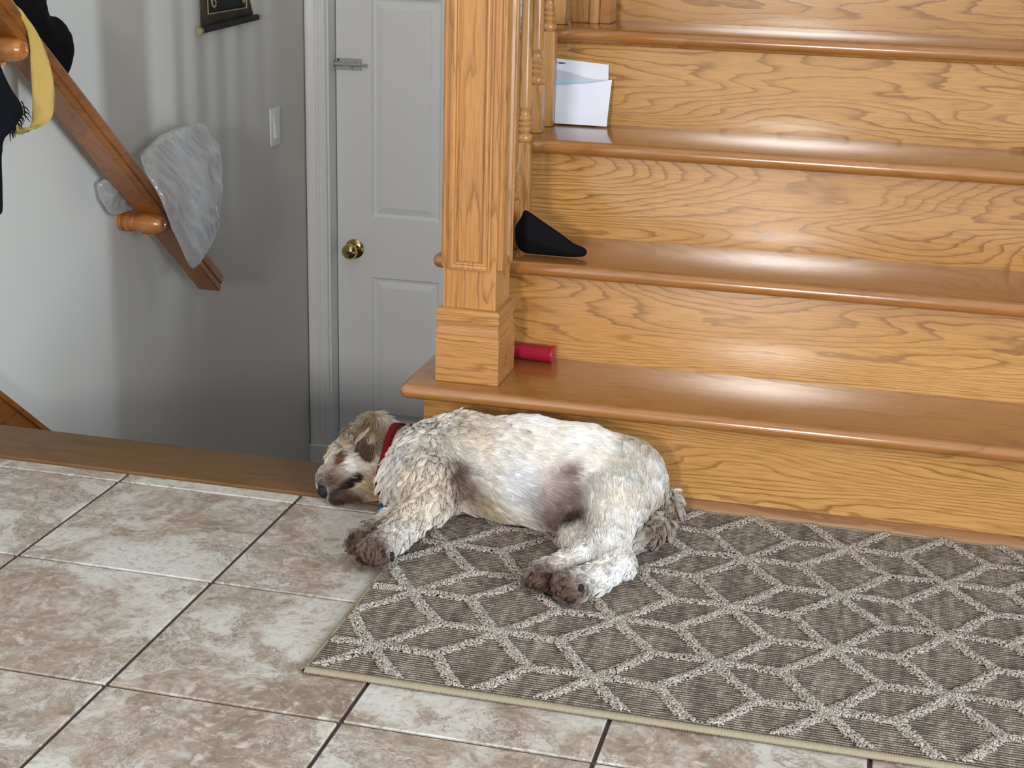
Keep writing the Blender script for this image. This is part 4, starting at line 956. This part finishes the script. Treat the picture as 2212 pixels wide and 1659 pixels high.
# nose, paw pads, collar and tag
def blob(name, c, r, mat, parent, axis=None, n=14):
    """a small squashed pad; r = radii along side, up and outward, axis = outward direction"""
    bm = bmesh.new(); bmesh.ops.create_uvsphere(bm, u_segments=n, v_segments=n // 2 + 2, radius=1.0)
    zz = Vector(axis or (0, 0, 1)).normalized(); xx = Vector((0, 0, 1)).cross(zz); xx = xx.normalized() if xx.length > 0.01 else Vector((1, 0, 0)); yy = zz.cross(xx)
    Mx = Matrix(((xx.x * r[0], yy.x * r[1], zz.x * r[2], c[0]), (xx.y * r[0], yy.y * r[1], zz.y * r[2], c[1]), (xx.z * r[0], yy.z * r[1], zz.z * r[2], c[2]), (0, 0, 0, 1)))
    for v_ in bm.verts:                                     # a little lumpy
        v_.co *= 1 + 0.06 * math.sin(v_.co.x * 5 + c[0] * 90) * math.cos(v_.co.y * 4)
    bm.transform(Mx); o = link(name, bm_mesh(bm), None, mat, True)
    if parent is dog: under(o, dog)
    return o
no = blob('nose', (0.7118, -0.1660, 0.0235), (0.0125, 0.0135, 0.0100), M['nose'], dog, (-0.65, -0.72, 0.1), 20); no['label'] = 'black nose'
for nx_, ny_, nz_ in ((0.7035, -0.1735, 0.0245), (0.7125, -0.1765, 0.0210)): no2 = blob('nostril', (nx_, ny_, nz_), (0.0028, 0.0022, 0.0016), M['hole'], None, (-0.55, -0.8, 0.1), 10); under(no2, dog)
for c, r, ax in DOGPAD: blob('paw_pad', c, r, M['pad'], dog, ax, 10)
ring = []
cx0 = np.array([0.8165, -0.088, 0.064])
for k in range(48):
    a = 2 * math.pi * k / 48; d = np.array([0, math.cos(a), math.sin(a)]); t = np.linspace(0.02, 0.11, 91)
    sd = dog_sdf(cx0[None] + d[None] * t[:, None]); i = np.argmax(sd > 0); ring.append(cx0 + d * (t[i] + 0.006))
ring = np.array(ring)
for _ in range(3): ring = (np.roll(ring, 1, 0) + ring * 2 + np.roll(ring, -1, 0)) / 4
ring[:, 2] = np.maximum(ring[:, 2], 0.0045)
v = []; f = []
for k in range(48):
    o_ = (ring[k] - cx0); o_ /= np.linalg.norm(o_) + 1e-9
    for dx, up_ in ((-0.0072, 0), (-0.0065, 0.0022), (0.0065, 0.0022), (0.0072, 0)):
        lean = 0.001 - 0.06 * (ring[k][2] - 0.06)
        v.append(ring[k] + np.array([dx + lean, 0, 0]) + o_ * up_)
for k in range(48):
    for j in range(4): f.append((k*4+j, ((k+1) % 48)*4+j, ((k+1) % 48)*4+(j+1) % 4, k*4+(j+1) % 4))
co = link('collar', mesh_py(v, f), None, M['collar'], True); under(co, dog); co['label'] = 'red fabric collar'
tg_ = lathe('collar_tag', [(0.0005, 0.0), (0.0085, 0.0), (0.0095, 0.0006), (0.0095, 0.0014), (0.0085, 0.002), (0.0005, 0.002)], M['tag'], None, 24, 'z', (0.8235, -0.180, 0.0035)); tg_['label'] = 'small blue metal tag'
tg_.rotation_euler = (math.radians(38), 0, 0.2); tg_.location.z = 0.0085; under(tg_, dog)
tube_ = tube('tag_ring', [Vector((0.8205 + 0.005 * math.cos(t), -0.174, 0.014 + 0.005 * math.sin(t))) for t in [k * math.pi / 6 for k in range(13)]], 0.0008, M['steel'], None, 6); under(tube_, dog)
